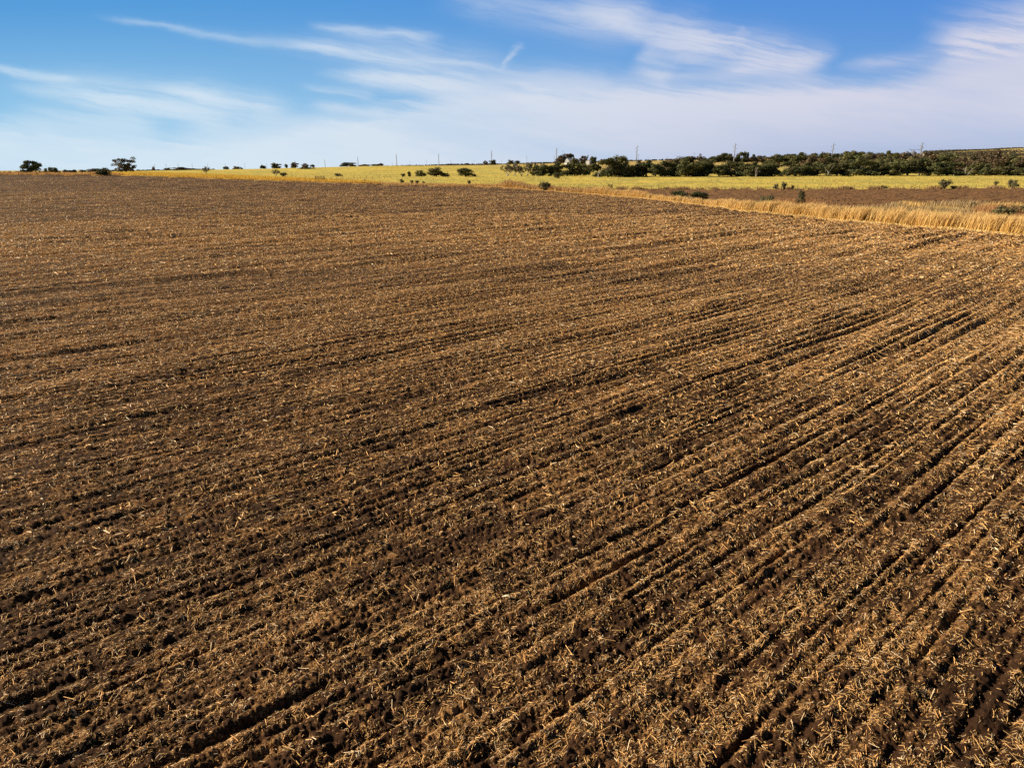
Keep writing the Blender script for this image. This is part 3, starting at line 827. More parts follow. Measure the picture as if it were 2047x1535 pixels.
for c, w, t, k, l in ((93, 9, 338, 'oak', 'low tree touching the right of the leftmost skyline tree'), (106, 18, 336, 'oak', 'wider low mound of a tree right of the leftmost skyline tree'),
        (133, 12, 340, 'oak', 'first very small tree in the gap between the leftmost tree and the round bush'), (146, 13, 340, 'oak', 'second very small tree in the gap between the leftmost tree and the round bush'),
        (165, 16, 340, 'brown', 'low brownish tree left of the round dark bush'), (187, 18, 338, 'brown', 'brownish low tree touching the left of the round dark bush')):
    tree(k, c, w, t, 640, l, G_L)
for c, w, t, k, l in ((308, 6, 334, 'brown', 'narrow small tree on the dark hedgerow right of the big sparse tree'), (337, 13, 336, 'brown', 'pale rounded tree standing on the left hedgerow'),
        (361, 26, 335, 'brown', 'wide greyish brown tree in the middle of the left hedgerow'), (383, 18, 337, 'oak', 'dark low tree at the right part of the left hedgerow'), (400, 8, 338, 'brown', 'small tree closing the right end of the left hedgerow')):
    tree(k, c, w, t, 900, l, G_L)
tree('bare', 413, 12, 332, 470, 'leafless pale tree at the right end of the left hedgerow', G_S)
tree('bare', 551, 12, 338, 430, 'small leafless bush-like tree on the yellow slope right of centre left', G_S)
for c, w, t, Y, k, l in ((453, 9, 334, 1100, 'oak', 'tiny dark tree on the skyline, first right of the leafless tree'), (472, 9, 333, 1150, 'brown', 'tiny pale tree left of a dark one on the skyline'),
        (478, 7, 334.5, 1100, 'oak', 'tiny dark tree touching a pale one on the skyline'), (484, 4, 336, 1050, 'oak', 'tiniest dot of a tree on the left part of the skyline'),
        (527, 8, 331, 950, 'oak', 'small olive tree just left of the flat-topped dark pair on the skyline'), (553, 13, 327, 930, 'oak', 'flat topped dark tree alone on the skyline left of a small dot-like tree'),
        (573, 5, 329, 930, 'oak', 'dot-like dark tree between the flat topped and the greyish skyline trees'), (590, 10, 326, 960, 'brown', 'greyish round tree with a pole rising behind it on the skyline'),
        (611, 11, 328, 1000, 'brown', 'low greyish tree right of the tree with the pole behind it'), (626, 7, 330, 1000, 'oak', 'small low dark clump right of the low greyish skyline tree'),
        (695, 24, 326, 1120, 'oak', 'long dark mound of a tree left of a tall steel pole'), (703, 7, 328, 1100, 'oak', 'small dark tree attached to the right of the long dark mound'),
        (722, 7, 330, 1150, 'oak', 'little dark clump at the foot of a tall pole'), (733, 12, 329, 1200, 'oak', 'low dark clump between the first two tall poles'),
        (751, 14, 329, 1200, 'oak', 'wider low dark clump left of the pair before the dark treeline'), (762, 9, 327.5, 1200, 'oak', 'round dark tree at the left start of the far treeline')):
    tree(k, c, w, t, Y, l, G_S)
for c, w, t, l in ((606, 9, 335, 'left tree of the three in a row on the yellow slope'), (616, 11, 335, 'middle tree of the three in a row on the yellow slope'), (626, 7, 336, 'right and smallest tree of the three in a row on the yellow slope')):
    tree('oak', c, w, t, 780, l, 'three trees in a row on the yellow slope')
tree('shrub', 598, 3, 338, 780, 'tiny thin shrub left of the three trees in a row', G_B, 'bush')
for c, w, t, Y, k, l in ((674, 14, 346, 470, 'shrub', 'faint low shrub on the slope above the fence at left of centre'), (805, 9, 346.5, 470, 'shrub', 'small greyish shrub left of a narrow dark one in the pasture'),
        (818, 7, 342, 470, 'round', 'narrow upright dark bush in the pasture left of the large pair'), (841, 21, 340, 480, 'round', 'round dark bush, left one of the large pair in the pasture'),
        (872, 24, 337, 480, 'olive', 'taller loose green tree, right one of the large pair in the pasture'), (890, 18, 346, 485, 'round', 'low dark bush trailing right of the large pair in the pasture'),
        (930, 31, 335, 470, 'round', 'big solitary domed dark tree in the middle of the pasture'), (948, 9, 347, 465, 'round', 'low bush attached to the right foot of the solitary domed tree'),
        (566, 14, 344, 430, 'shrub', 'flat grey shrub right of the leafless bush-like tree')):
    tree(k, c, w, t, Y, l, G_B, 'bush' if k != 'olive' else 'tree')
for c, w, t, l in ((801, 9, 357, 'reddish shrub on the field edge, left of three small ones'), (822, 7, 360, 'left of three small shrubs on the field edge'), (833, 8, 360, 'middle of three small shrubs on the field edge'), (845, 6, 362, 'right and lowest of three small shrubs on the field edge'), (937, 7, 360, 'pale twiggy shrub on the field edge below the solitary domed tree')):
    tree('shrub', c, w, t, 300, l, 'shrubs on the far field edge', 'bush')
for c, w, t, Y, k, l in ((1014, 22, 331, 500, 'bare', 'pale leafless tree, leftmost of the central grove'), (1030, 20, 330, 502, 'bare', 'second pale leafless tree of the central grove'), (1043, 15, 335, 500, 'bare', 'low grey tree third in the central grove'),
        (1055, 14, 329, 505, 'bare', 'tall upright grey tree in the gap of the central grove'), (1068, 18, 328, 505, 'sparse', 'grey and green thin tree left of the first dark oak of the central grove'),
        (1082, 22, 330, 500, 'oak', 'first dark oak of the central grove, beside the grey trees'), (1101, 18, 334, 505, 'oak', 'small dark oak second in the central grove'), (1113, 18, 328, 510, 'oak', 'tallest dark oak of the central grove'),
        (1134, 22, 331, 520, 'oak', 'dark oak right of the tallest one in the central grove'), (1149, 21, 329, 520, 'oak', 'broad dark oak near the right end of the central grove'), (1166, 15, 335, 530, 'oak', 'low dark oak right of the broad one in the central grove'),
        (1171, 17, 329, 640, 'oak', 'dark tree behind the right end of the central grove'), (1186, 14, 329, 660, 'oak', 'left one of the last two small trees right of the central grove'), (1195, 9, 331, 660, 'oak', 'right one of the last two small trees right of the central grove'), (1178, 7, 341, 560, 'round', 'tiny round bush at the right foot of the central grove')):
    tree(k, c, w, t, Y, l, G_O)
tree('round', 1113, 14, 344, 420, 'small dark bush standing in front of the central grove', G_B, 'bush')
tree('shrub', 1089, 22, 361, 250, 'rounded grey green shrub in the rusty grass at the field edge', 'shrubs on the far field edge', 'bush')
tree('snag', 1196, 12, 341, 452, 'pale broken dead tree at the left end of the long dark row of oaks', 'dead trees')
tree('dead', 1512, 17, 333, 452, 'whitish dead tree in front of the right end of the long row of oaks', 'dead trees')
tree('snag', 1656, 15, 333, 470, 'pale forked dead trunk below a tall steel pole', 'dead trees')
tree('dead', 1933, 14, 332, 470, 'grey dead tree in the gap of the right grove', 'dead trees')
tree('snag', 1843, 4, 343, 475, 'short pale stump in front of the right grove', 'dead trees')
ORD = ['first', 'second', 'third', 'fourth', 'fifth', 'sixth', 'seventh', 'eighth', 'ninth', 'tenth', 'eleventh', 'twelfth', 'thirteenth', 'fourteenth', 'fifteenth', 'sixteenth', 'seventeenth', 'eighteenth', 'nineteenth', 'twentieth', 'twenty-first', 'twenty-second', 'twenty-third', 'twenty-fourth']
row1 = [(1216, 30, 323, 'oak'), (1236, 26, 319, 'olive'), (1228, 22, 334, 'oak'), (1252, 18, 333, 'oak'), (1267, 32, 331, 'oak'), (1292, 32, 329, 'oak'), (1311, 20, 334, 'oak'), (1330, 30, 328, 'oak'), (1352, 28, 330, 'oak'),
        (1376, 30, 326, 'oak'), (1399, 30, 325, 'oak'), (1415, 26, 331, 'oak'), (1438, 24, 335, 'oak'), (1462, 32, 328, 'oak'), (1482, 26, 330, 'oak'), (1500, 26, 329, 'oak'), (1534, 32, 328, 'oak'), (1518, 22, 336, 'oak')]
for i, (c, w, t, k) in enumerate(row1):
    tree(k, c, w, t, 462 + (i % 3) * 7, '%s dark oak from the left in the long dense row along the pasture' % ORD[i], G_R)
row1b = [(1352, 30, 317, 'brown'), (1372, 30, 318, 'oak'), (1392, 34, 316, 'brown'), (1408, 26, 322, 'olive')]
for i, (c, w, t, k) in enumerate(row1b):
    tree(k, c, w, t, 620, '%s from the left of the taller trees rising behind the long dense row' % ORD[i], 'trees behind the long row')
tree('oak', 1574, 19, 327, 480, 'solitary oak with a bare trunk in the gap between the two dark rows', G_R)
gr = []
cx0 = 1592
grnd = random.Random(11)
front = [(1592, 24, 336), (1606, 28, 329), (1628, 30, 328), (1652, 24, 333), (1674, 30, 330), (1696, 30, 326), (1720, 32, 324), (1744, 30, 328), (1768, 32, 325), (1792, 30, 327), (1815, 30, 322), (1838, 32, 322), (1876, 28, 330), (1894, 36, 328), (1958, 30, 330), (1980, 26, 338), (2004, 26, 336), (2028, 26, 337), (2052, 28, 338), (2080, 30, 334)]
for i, (c, w, t) in enumerate(front):
    tree('oak' if i % 6 != 4 else 'olive', c, w, t, 474 + (i % 3) * 8, '%s dark oak from the left in the front of the right grove' % ORD[i], 'oaks in the front of the right grove')
mid = [(1622, 30, 317, 'brown'), (1648, 28, 318, 'oak'), (1672, 30, 316, 'brown'), (1698, 30, 313, 'oak'), (1724, 30, 312, 'olive'), (1750, 30, 312, 'brown'), (1776, 28, 312, 'oak'), (1800, 30, 311, 'brown'), (1826, 30, 312, 'brown'), (1850, 26, 314, 'brown'), (1872, 26, 311, 'oak'), (1894, 28, 311, 'oak'), (1920, 22, 318, 'brown'), (1944, 26, 312, 'brown'), (1962, 28, 306, 'brown'), (1984, 28, 305, 'brown'), (2008, 28, 314, 'olive'), (2030, 26, 316, 'olive'), (2052, 30, 312, 'brown'), (2084, 30, 312, 'oak')]
for i, (c, w, t, k) in enumerate(mid):
    tree(k, c, w * 1.1, t, 600 + (i % 3) * 16, '%s from the left in the middle of the right grove' % ({'brown': 'brownish tree, ', 'oak': 'dark tree, ', 'olive': 'yellow green tree, '}[k] + ORD[i]), 'trees in the middle of the right grove')
back = [(1540, 18, 315, 'oak'), (1556, 22, 311, 'oak'), (1574, 20, 310, 'brown'), (1590, 22, 308, 'oak'), (1606, 22, 309, 'oak'), (1625, 22, 309, 'brown'), (1645, 24, 308, 'oak'), (1668, 20, 310, 'oak'), (1690, 22, 306, 'oak'), (1706, 20, 305, 'oak'), (1726, 24, 307, 'olive'), (1748, 24, 308, 'brown'), (1764, 18, 305, 'oak'), (1784, 24, 308, 'brown')]
for i, (c, w, t, k) in enumerate(back):
    tree(k, c, w * 1.15, t, 900 + (i % 3) * 14, '%s from the left of the trees topping the right grove' % ORD[i], 'trees topping the right grove')
sk = [(1431, 16, 312, 'oak'), (1446, 16, 308, 'oak'), (1456, 11, 310, 'oak'), (1470, 14, 316, 'brown'), (1480, 15, 307, 'oak'), (1488, 8, 306, 'oak'), (1500, 14, 315, 'brown'), (1508, 14, 311, 'oak'), (1520, 12, 313, 'brown')]
for i, (c, w, t, k) in enumerate(sk):
    tree(k, c, w * 1.1, t, 985 + (i % 2) * 14, '%s from the left of the ridge trees around the pole' % ORD[i], 'trees on the ridge above the long row')
for c, w, t, Y, k, l in ((970, 7, 322.5, 1300, 'brown', 'small grey tree just left of the pole with a tree at its foot'), (985, 9, 320.5, 1290, 'oak', 'dark tree at the foot of a tall steel pole near the centre'), (1020, 10, 321, 1280, 'olive', 'left and larger of two green trees on the central skyline'),
        (1034, 8, 322, 1280, 'oak', 'right and smaller of two green trees on the central skyline'), (934, 8, 327, 1300, 'oak', 'low dark clump on the skyline above the solitary domed tree'),
        (1120, 16, 315, 1000, 'brown', 'brownish tree at the far left of the white farmhouse'), (1130, 18, 310, 1010, 'brown', 'tall brownish tree left of the white farmhouse'), (1141, 9, 310, 1030, 'oak', 'dark tree showing behind the roof of the white farmhouse'),
        (1164, 11, 314, 985, 'brown', 'low brown tree touching the right of the farmhouse'), (1170, 12, 309.5, 1000, 'sparse', 'tall thin tree between the farmhouse and the small white shed'), (1185, 10, 315, 990, 'oak', 'dark round tree right of the small white shed'),
        (1149, 9, 317, 955, 'oak', 'low dark tree against the front wall of the farmhouse'), (1156, 5, 322, 950, 'round', 'small bush at the right of the farmhouse front'),
        (1211, 6, 320, 1000, 'oak', 'small tree beside the low pale barn'), (1297, 9, 322, 900, 'oak', 'small dark tree on the far yellow slope above the long row'), (1277, 6, 321, 950, 'brown', 'tiny brown tree near the foot of the pole above the long row'), (1236, 9, 317, 900, 'oak', 'dark tree poking up behind the left end of the long row'),
        (1397, 5, 315, 1150, 'oak', 'tiny tree under the windmill'), (1849, 12, 305, 1200, 'brown', 'brown tree right of the grain elevator')):
    tree(k, c, w, t, Y, l, G_S)
for c, w, t, Y, k, l in ((1555, 8, 366, 284, 'shrub', 'thin grey shrub, left of a pair at the lower edge of the pasture'), (1571, 10, 363, 284, 'shrub', 'darker shrub, right of a pair at the lower edge of the pasture'),
        (1588, 6, 369, 284, 'shrub', 'very small twiggy shrub right of the pair at the lower pasture edge'), (1770, 12, 370, 284, 'shrub', 'low dark shrub on the fence line right of the middle'),
        (1892, 21, 357, 282, 'shrub', 'largest bushy shrub at the lower edge of the pasture at right'), (1912, 14, 371, 282, 'shrub', 'low shrub right of the largest one at the pasture edge'), (2028, 15, 357, 286, 'shrub', 'airy shrub at the pasture edge near the right side'),
        (1995, 8, 361, 310, 'shrub', 'faint brown shrub out in the pasture near the right side'), (1700, 20, 373, 285, 'shrub', 'low brown spreading shrub on the fence line')):
    tree(k, c, w, t, Y, l, 'shrubs along the lower pasture edge', 'bush', 0.5)
for c, w, t, Y, k, l in ((1364, 38, 380, 179, 'round', 'dark green bush behind the tall grass, left one of a close pair'), (1402, 36, 382, 180, 'round', 'slightly lower bush behind the tall grass, right one of a close pair'),
        (1541, 28, 388, 143, 'shrub', 'grey green bush left of the reddish brush'), (1607, 17, 379, 146, 'round', 'narrow dark upright bush in the reddish brush'),
        (1962, 16, 404, 146, 'round', 'small dark bush in the rough grass at right'), (2022, 38, 408, 108, 'shrub', 'green shrub among rust brush behind the tall grass'), (2064, 36, 408, 118, 'shrub', 'greyish shrub at the right edge behind the tall grass')):
    tree(k, c, w, t, Y, l, 'bushes behind the tall grass', 'bush', 0.5)

# far woods that read as one mass
def wood(name, label, pts, cols, n, leaf, depth, seed):
    g = np.random.default_rng(seed)
    cc = np.array([p[0] for p in pts], float); Ys = np.array([p[1] for p in pts], float); tops = np.array([p[2] for p in pts], float)
    cs, rs_ = [], []
    for i in range(n):
        c = g.uniform(cc[0], cc[-1]); Y = np.interp(c, cc, Ys) + g.uniform(-depth, depth)
        x, _, z = ground_at(c, Y)
        hh = max(P(c, np.interp(c, cc, tops), Y)[2] - z, 1.5) * g.uniform(0.55, 1.12)
        r = max(hh * 0.5, 1.2)
        cs.append((x, Y, z + hh - r)); rs_.append(r)
        cs.append((x + g.uniform(-r, r), Y, z + r * 0.5)); rs_.append(r)
    v, f, cl = leaf_cloud(cs, rs_, 34, leaf, cols, 0.3, 0.85, g)
    tag(link(name, mesh_np(name, v, f, M_leaf, cl)), label, 'trees', kind='stuff')
FAR = [(0.075, 0.08, 0.06), (0.09, 0.09, 0.065), (0.065, 0.075, 0.06)]
_lc = leaf_cloud
def leaf_cloud(cs, rs_, per, size, cols, var, flat, rs):
    v, f, c = _lc([(a, b, 50.0) for a, b, z in cs], rs_, per, size, cols, var, flat, rs)
    v[:, 2] += np.repeat(np.array([z for a, b, z in cs]) - 50.0, per * 4)
    return v, f, c
wood('left_hedgerow', 'dark far hedgerow on the left skyline', [(222, 960, 340), (300, 980, 339), (345, 980, 339), (430, 1000, 341)], FAR, 120, 0.8, 20, 1)
wood('left_far_brush', 'low brush on the skyline between the leftmost tree and the round bush', [(-200, 680, 343), (80, 680, 341), (200, 680, 341), (225, 680, 341)], FAR, 90, 0.6, 12, 2)
wood('distant_treeline', 'long dark treeline across the middle of the skyline', [(765, 2000, 331), (830, 1900, 329.5), (900, 1800, 327), (1000, 1700, 327), (1060, 1650, 325), (1120, 1600, 323.5)], FAR, 420, 1.2, 60, 3)
wood('distant_treeline', 'dark treeline right of the farmhouse along the skyline', [(1175, 1500, 321.5), (1240, 1500, 320), (1300, 1500, 319), (1400, 1500, 316.5), (1440, 1500, 315)], FAR, 200, 1.1, 50, 4)
wood('ridge_wood', 'wood filling the ridge between the ridge trees and the right grove', [(1415, 1060, 318), (1500, 1060, 316), (1600, 1000, 314), (1700, 950, 313), (1800, 950, 312), (2100, 950, 311)], OAK + BRN, 420, 0.7, 30, 5)
HZ = [(0.080, 0.082, 0.05), (0.10, 0.095, 0.06), (0.12, 0.10, 0.065)]
wood('hill_wood', 'bluish woodland band along the top of the distant hill', [(1840, 3000, 301), (1900, 3000, 299), (1960, 3000, 298), (2010, 3100, 295), (2200, 3200, 292)], HZ, 700, 1.8, 160, 6)
wood('hill_wood', 'lower woodland band on the distant hill', [(1840, 2300, 305), (1950, 2300, 303), (2200, 2300, 299)], HZ, 620, 1.5, 220, 7)
wood('hill_wood', 'middle woodland band on the distant hill', [(1830, 2000, 306.5), (1950, 1950, 305.5), (2200, 1950, 302)], FAR + BRN, 520, 1.4, 160, 9)
wood('hill_wood', 'woodland band just behind the right grove', [(1870, 1700, 309), (1900, 1500, 307.5), (2200, 1500, 305)], FAR + BRN, 520, 1.1, 160, 8)

# ------------------------------------------------------------------ poles
def steel_pole_meshes():
    m = MB(); m.tube((0, 0, -1), (0, 0, 28), 0.80, 0.46, 10)
    arms = []
    for z, s in ((27.0, 1), (24.2, -1), (21.4, 1), (18.6, -1)):
        a = MB(); a.tube((0, 0, z - 0.3), (s * 2.6, 0, z + 0.15), 0.22, 0.15, 6)
        ins = MB(); ins.tube((s * 2.35, 0, z + 0.1), (s * 2.35, 0, z - 1.5), 0.13, 0.13, 6)
        for q in range(5): ins.tube((s * 2.35, 0, z - 0.2 - q * 0.27), (s * 2.35, 0, z - 0.26 - q * 0.27), 0.2, 0.2, 8)
        arms.append((a.mesh('crossarm', M_steel), ins.mesh('insulator', M_glass)))
    t = MB(); t.tube((0, 0, 28), (0, 0, 30.5), 0.10, 0.05, 6)
    return m.mesh('shaft', M_steel), arms, t.mesh('spike', M_steel)
PM = steel_pole_meshes()
pole_tops = []
def steel_pole(col, top, Y, label, far=False):
    x, _, _ = ground_at(col, Y)
    # shift sideways so that the pole's foot and head straddle the column
    gz = float(ground_z(np.array([x]), np.array([Y]))[0]); h = P(col, top, Y)[2] - gz
    s = h / 30.5
    r = bpy.data.objects.new('transmission_pole', None); COL.objects.link(r)
    r.location = (x, Y, gz); r.scale = (s, s, s); r.rotation_euler = (0, 0, rad(-28))
    tag(r, label, 'power pole', 'steel poles of the transmission line')
    link('shaft', PM[0], r); link('spike', PM[2], r)
    for a, i in PM[1]:
        ao = link('crossarm', a, r)
        if not far: link('insulator', i, ao)
    pole_tops.append((x, Y, gz, s))
for c, t, Y, l in ((592, 321, 3000, 'thin steel pole rising behind the greyish round skyline tree'), (651, 318, 2500, 'steel pole left of the long dark mound on the skyline'), (717, 312, 2150, 'steel pole just right of the long dark mound on the skyline'),
        (794, 307, 1850, 'steel pole above the start of the far treeline'), (878, 306, 1620, 'steel pole between the large pair of bushes and the domed tree'), (983, 300, 1330, 'tall steel pole with a dark tree at its foot'),
        (1112, 294, 1100, 'tall steel pole just left of the farmhouse'), (1271, 289, 1000, 'tall steel pole right of the farmhouse above the long row'), (1465, 284, 930, 'tall steel pole between two trees on the ridge'),
        (1659, 284, 890, 'tall steel pole above the pale forked dead trunk'), (1834, 282, 880, 'tall steel pole beside the grain elevator')):
    steel_pole(c, t, Y, l, Y > 1400)
# conductors between the nearest poles and on to the right
pole_tops.append((P(2080, 300, 900)[0] * 1.0, 900.0, float(land(P(2080, 300, 900)[0], 900)) - 2, 1.0))
pl = bpy.data.objects.new('power_line', None); COL.objects.link(pl); pl.location = pole_tops[-2][:3]
tag(pl, 'thin sagging wires strung from pole to pole at right', 'power line')
bpy.context.view_layer.update()
for ai, (z, s) in enumerate(((27.0, 1), (24.2, -1), (21.4, 1), (18.6, -1))):
    mb = MB()
    for (a, b) in zip(pole_tops[8:-1], pole_tops[9:]):
        def pt(t):
            ca, sa = math.cos(rad(-28)), math.sin(rad(-28))
            return Vector((t[0] + s * 2.35 * ca * t[3], t[1] + s * 2.35 * sa * t[3], t[2] + (z - 1.5) * t[3]))
        A_, B_ = pt(a), pt(b); prev = A_
        for q in range(1, 13):
            f = q / 12; c_ = A_.lerp(B_, f); c_.z -= 4 * 3.5 * f * (1 - f)
            mb.tube(prev, c_, 0.025, 0.025, 3, False); prev = c_
    o = mb.build('wire', M_wood); o.parent = pl; o.matrix_parent_inverse = pl.matrix_world.inverted()
def wood_pole_meshes():
    m = MB(); m.tube((0, 0, -0.5), (0, 0, 11), 0.17, 0.11, 7)
    a = MB(); a.box(-1.1, 1.1, -0.06, 0.06, 10.2, 10.36)
    i = MB()
    for q in (-1.0, -0.45, 1.0): i.tube((q, 0, 10.36), (q, 0, 10.58), 0.06, 0.05, 6)
    return m.mesh('shaft', M_wood), a.mesh('crossarm', M_wood), i.mesh('insulators', M_glass)
WM = wood_pole_meshes()
def wood_pole(col, top, Y, label):
    x, _, _ = ground_at(col, Y); gz = float(ground_z(np.array([x]), np.array([Y]))[0]); s = max(P(col, top, Y)[2] - gz, 5) / 11
    r = bpy.data.objects.new('utility_pole', None); COL.objects.link(r); r.location = (x, Y, gz); w = max(s, Y / 1400); r.scale = (w, w, s)
    tag(r, label, 'utility pole', 'wooden utility poles on the skyline')
    link('shaft', WM[0], r); a = link('crossarm', WM[1], r); link('insulators', WM[2], a)
for c, t, Y, l in ((311, 329, 2000, 'leftmost thin utility pole, above the left hedgerow'), (334, 328, 1900, 'second thin utility pole from the left'), (358, 328, 1900, 'thin utility pole above the wide greyish brown tree'), (386, 328, 1900, 'thin utility pole above the right part of the left hedgerow'),
        (417, 328, 1400, 'thin utility pole beside the leafless pale tree'), (452, 328, 1500, 'thin utility pole over the first tiny skyline tree'), (491, 327, 1600, 'thin utility pole on the empty skyline at left'), (535, 327, 1500, 'thin utility pole left of the flat topped dark tree'),
        (785, 325, 1500, 'short thin pole just left of the second tall steel pole'), (820, 322, 1500, 'short pole over the far treeline left of a steel pole'), (853, 321, 1500, 'second short pole over the far treeline left of a steel pole'),
        (901.5, 320, 1400, 'short pole right of the steel pole over the far treeline'), (948, 320, 1400, 'short pole above the domed tree'), (1003, 320, 1350, 'short pole right of the tree at the steel pole foot'), (1053, 313, 1150, 'dark wooden pole left of the farmhouse'),
        (1107.5, 311, 1150, 'wooden pole close to the left of a tall steel pole'), (1230.5, 308, 900, 'dark wooden pole above the left end of the long row'), (1274.5, 309, 930, 'wooden pole close to the right of a tall steel pole'), (1294, 314, 1200, 'thin pole over the small dark tree on the far slope'),
        (1332, 313, 1300, 'very thin pole right of the small slope tree'), (1356.5, 311, 1200, 'first wooden pole left of the windmill'), (1385.5, 305.5, 1100, 'tallest wooden pole left of the windmill'), (1424, 311, 1200, 'short wooden pole right of the windmill')):
    wood_pole(c, t, Y, l)

# ------------------------------------------------------------------ windmill, mast, grain elevator, farm buildings
def root_at(name, col, Y, label, cat, rz=0.0):
    x, _, _ = ground_at(col, Y); gz = float(ground_z(np.array([x]), np.array([Y]))[0])
    r = bpy.data.objects.new(name, None); COL.objects.link(r); r.location = (x, Y, gz); r.rotation_euler = (0, 0, rz)
    tag(r, label, cat); return r
Yw = 1100; r = root_at('windmill', 1397, Yw, 'small farm windmill on a lattice tower on the skyline', 'windmill')
Hh = P(1397, 309.5, Yw)[2] - r.location.z
m = MB()
for sx in (-1, 1):
    for sy in (-1, 1): m.tube((sx * 1.4, sy * 1.4, 0), (sx * 0.2, sy * 0.2, Hh), 0.09, 0.07, 4)
for q in range(1, 6):
    f = q / 6; e = 1.4 - 1.2 * f; z = Hh * f
    for a, b in (((-e, -e), (e, -e)), ((e, -e), (e, e)), ((e, e), (-e, e)), ((-e, e), (-e, -e))): m.tube((*a, z), (*b, z), 0.05, 0.05, 3)
m.build('tower', M_wood, r)
m = MB()
for q in range(14):
    a = 2 * math.pi * q / 14; ca, sa = math.cos(a), math.sin(a); cb, sb = math.cos(a + .3), math.sin(a + .3)
    m.poly([(0.5*ca, -.5, Hh + .5*sa), (1.9*ca, -.45, Hh + 1.9*sa), (1.9*cb, -.62, Hh + 1.9*sb), (0.5*cb, -.55, Hh + .5*sb)], [(0, 1, 2, 3)])
m.tube((0, -.7, Hh), (0, .3, Hh), .2, .2, 6)
m.build('fan', M_steel, r)
m = MB(); m.tube((0, 0.2, Hh), (1.8, 1.2, Hh), .06, .06, 4); m.box(1.6, 2.9, 1.17, 1.23, Hh - .6, Hh + .6); m.build('tail_vane', M_steel, r)

r = root_at('tank_tower', 1639, 900, 'small dark tank on a thin mast above the treetops', 'tank tower')
Hh = P(1639, 304, 900)[2] - r.location.z
m = MB()
for a in range(3): m.tube((math.cos(a * 2.1) * .8, math.sin(a * 2.1) * .8, 0), (math.cos(a * 2.1) * .25, math.sin(a * 2.1) * .25, Hh - 1.6), .08, .08, 4)
m.build('mast', M_wood, r)
m = MB(); m.tube((0, 0, Hh - 1.8), (0, 0, Hh), .85, .85, 12); m.tube((0, 0, Hh), (0, 0, Hh + .4), .85, .1, 12); m.build('tank', M_wood, r)

Yg = 1700; px = Yg / 1432
r = root_at('grain_elevator', 1818, Yg, 'grey grain bins with conveyor boom behind the right grove', 'grain elevator')
gzt = r.location.z; Zr = lambda row: P(1818, row, Yg)[2] - gzt
for c, w, tp in ((1806, 11, 302), (1819, 13, 301.5), (1850, 8, 304.5)):
    xx = (c - 1818) * px; w2 = w * px / 2; zt = Zr(tp); ze = Zr(tp + 4.2)
    m = MB(); m.tube((xx, 0, -2), (xx, 0, ze), w2, w2, 28)
    for q in range(1, 14): m.tube((xx, 0, ze * q / 14), (xx, 0, ze * q / 14 + .12), w2 + .06, w2 + .06, 28)
    b = m.build('bin', M_galv, r)
    m = MB(); m.tube((xx, 0, ze + 0.01), (xx, 0, zt), w2 + .3, w2 * .12, 28); m.tube((xx, 0, zt), (xx, 0, zt + .7), w2 * .12, w2 * .08, 10); m.build('roof', M_galv, b)
xl = (1834 - 1818) * px
m = MB()
for sx in (-1, 1):
    for sy in (-1, 1): m.tube((xl + sx * 1.3, sy * 1.3, 0), (xl + sx * 1.3, sy * 1.3, Zr(294)), .16, .16, 4)
for q in range(14):
    z0, z1 = Zr(294) * q / 14, Zr(294) * (q + 1) / 14; s = 1 if q % 2 else -1
    for yy in (-1.3, 1.3): m.tube((xl - s * 1.3, yy, z0), (xl + s * 1.3, yy, z1), .1, .1, 3)
m.box(xl - 1.6, xl + 1.6, -1.5, 1.5, Zr(294), Zr(292))
m.build('elevator_leg', M_galv, r)
m = MB(); zb = Zr(299); x0 = (1809 - 1818) * px
m.tube((x0, 0, zb), (xl + 4.5, 0, zb), .28, .28, 4); m.tube((x0, 0, zb - 1.1), (xl, 0, zb - 1.1), .14, .14, 4)
for q in range(12):
    a = x0 + (xl - x0) * q / 12; m.tube((a, 0, zb - 1.1), (a + (xl - x0) / 12, 0, zb), .1, .1, 3)
m.tube((x0 + 5, 0, zb), (x0 + 8, 0, Zr(303)), .25, .25, 5)
m.build('conveyor_boom', M_galv, r)

def gable(m, x0, x1, y0, y1, z0, z1, over=0.5, axis='x', th=0.18):
    """roof slabs over a rectangle, ridge along the axis"""
    if axis == 'x':
        ym = (y0 + y1) / 2; a = (x0 - over, x1 + over)
        for ys in (y0 - over, y1 + over):
            m.poly([(a[0], ys, z0), (a[1], ys, z0), (a[1], ym, z1), (a[0], ym, z1), (a[0], ys, z0 + th), (a[1], ys, z0 + th), (a[1], ym, z1 + th), (a[0], ym, z1 + th)],
                   [(3, 2, 1, 0), (4, 5, 6, 7), (0, 1, 5, 4), (1, 2, 6, 5), (3, 0, 4, 7)])
    else:
        xm = (x0 + x1) / 2; a = (y0 - over, y1 + over)
        for xs in (x0 - over, x1 + over):
            m.poly([(xs, a[0], z0), (xs, a[1], z0), (xm, a[1], z1), (xm, a[0], z1), (xs, a[0], z0 + th), (xs, a[1], z0 + th), (xm, a[1], z1 + th), (xm, a[0], z1 + th)],
                   [(3, 2, 1, 0), (4, 5, 6, 7), (0, 1, 5, 4), (1, 2, 6, 5), (3, 0, 4, 7)])
Yh = 980
r = root_at('farmhouse', 1143, Yh, 'white two-storey farmhouse with grey hipped roof among trees', 'house', rad(24))
m = MB(); m.box(-7, 9, -5, 6, -1, 5.6); m.poly([(-7, -5, 5.6), (-7, 6, 5.6), (-7, .5, 8.3)], [(0, 1, 2)])
m.box(-9.6, -7.01, -3, 4, -1, 3.0); w = m.build('wall', M_white, r)
m = MB(); m.poly([(-7.6, -5.6, 5.45), (9.6, -5.6, 5.45), (9.6, 6.6, 5.45), (-7.6, 6.6, 5.45), (-7.6, .5, 8.6), (5.5, .5, 8.6)], [(0, 1, 5, 4), (1, 2, 5), (2, 3, 4, 5), (3, 0, 4), (3, 2, 1, 0)])
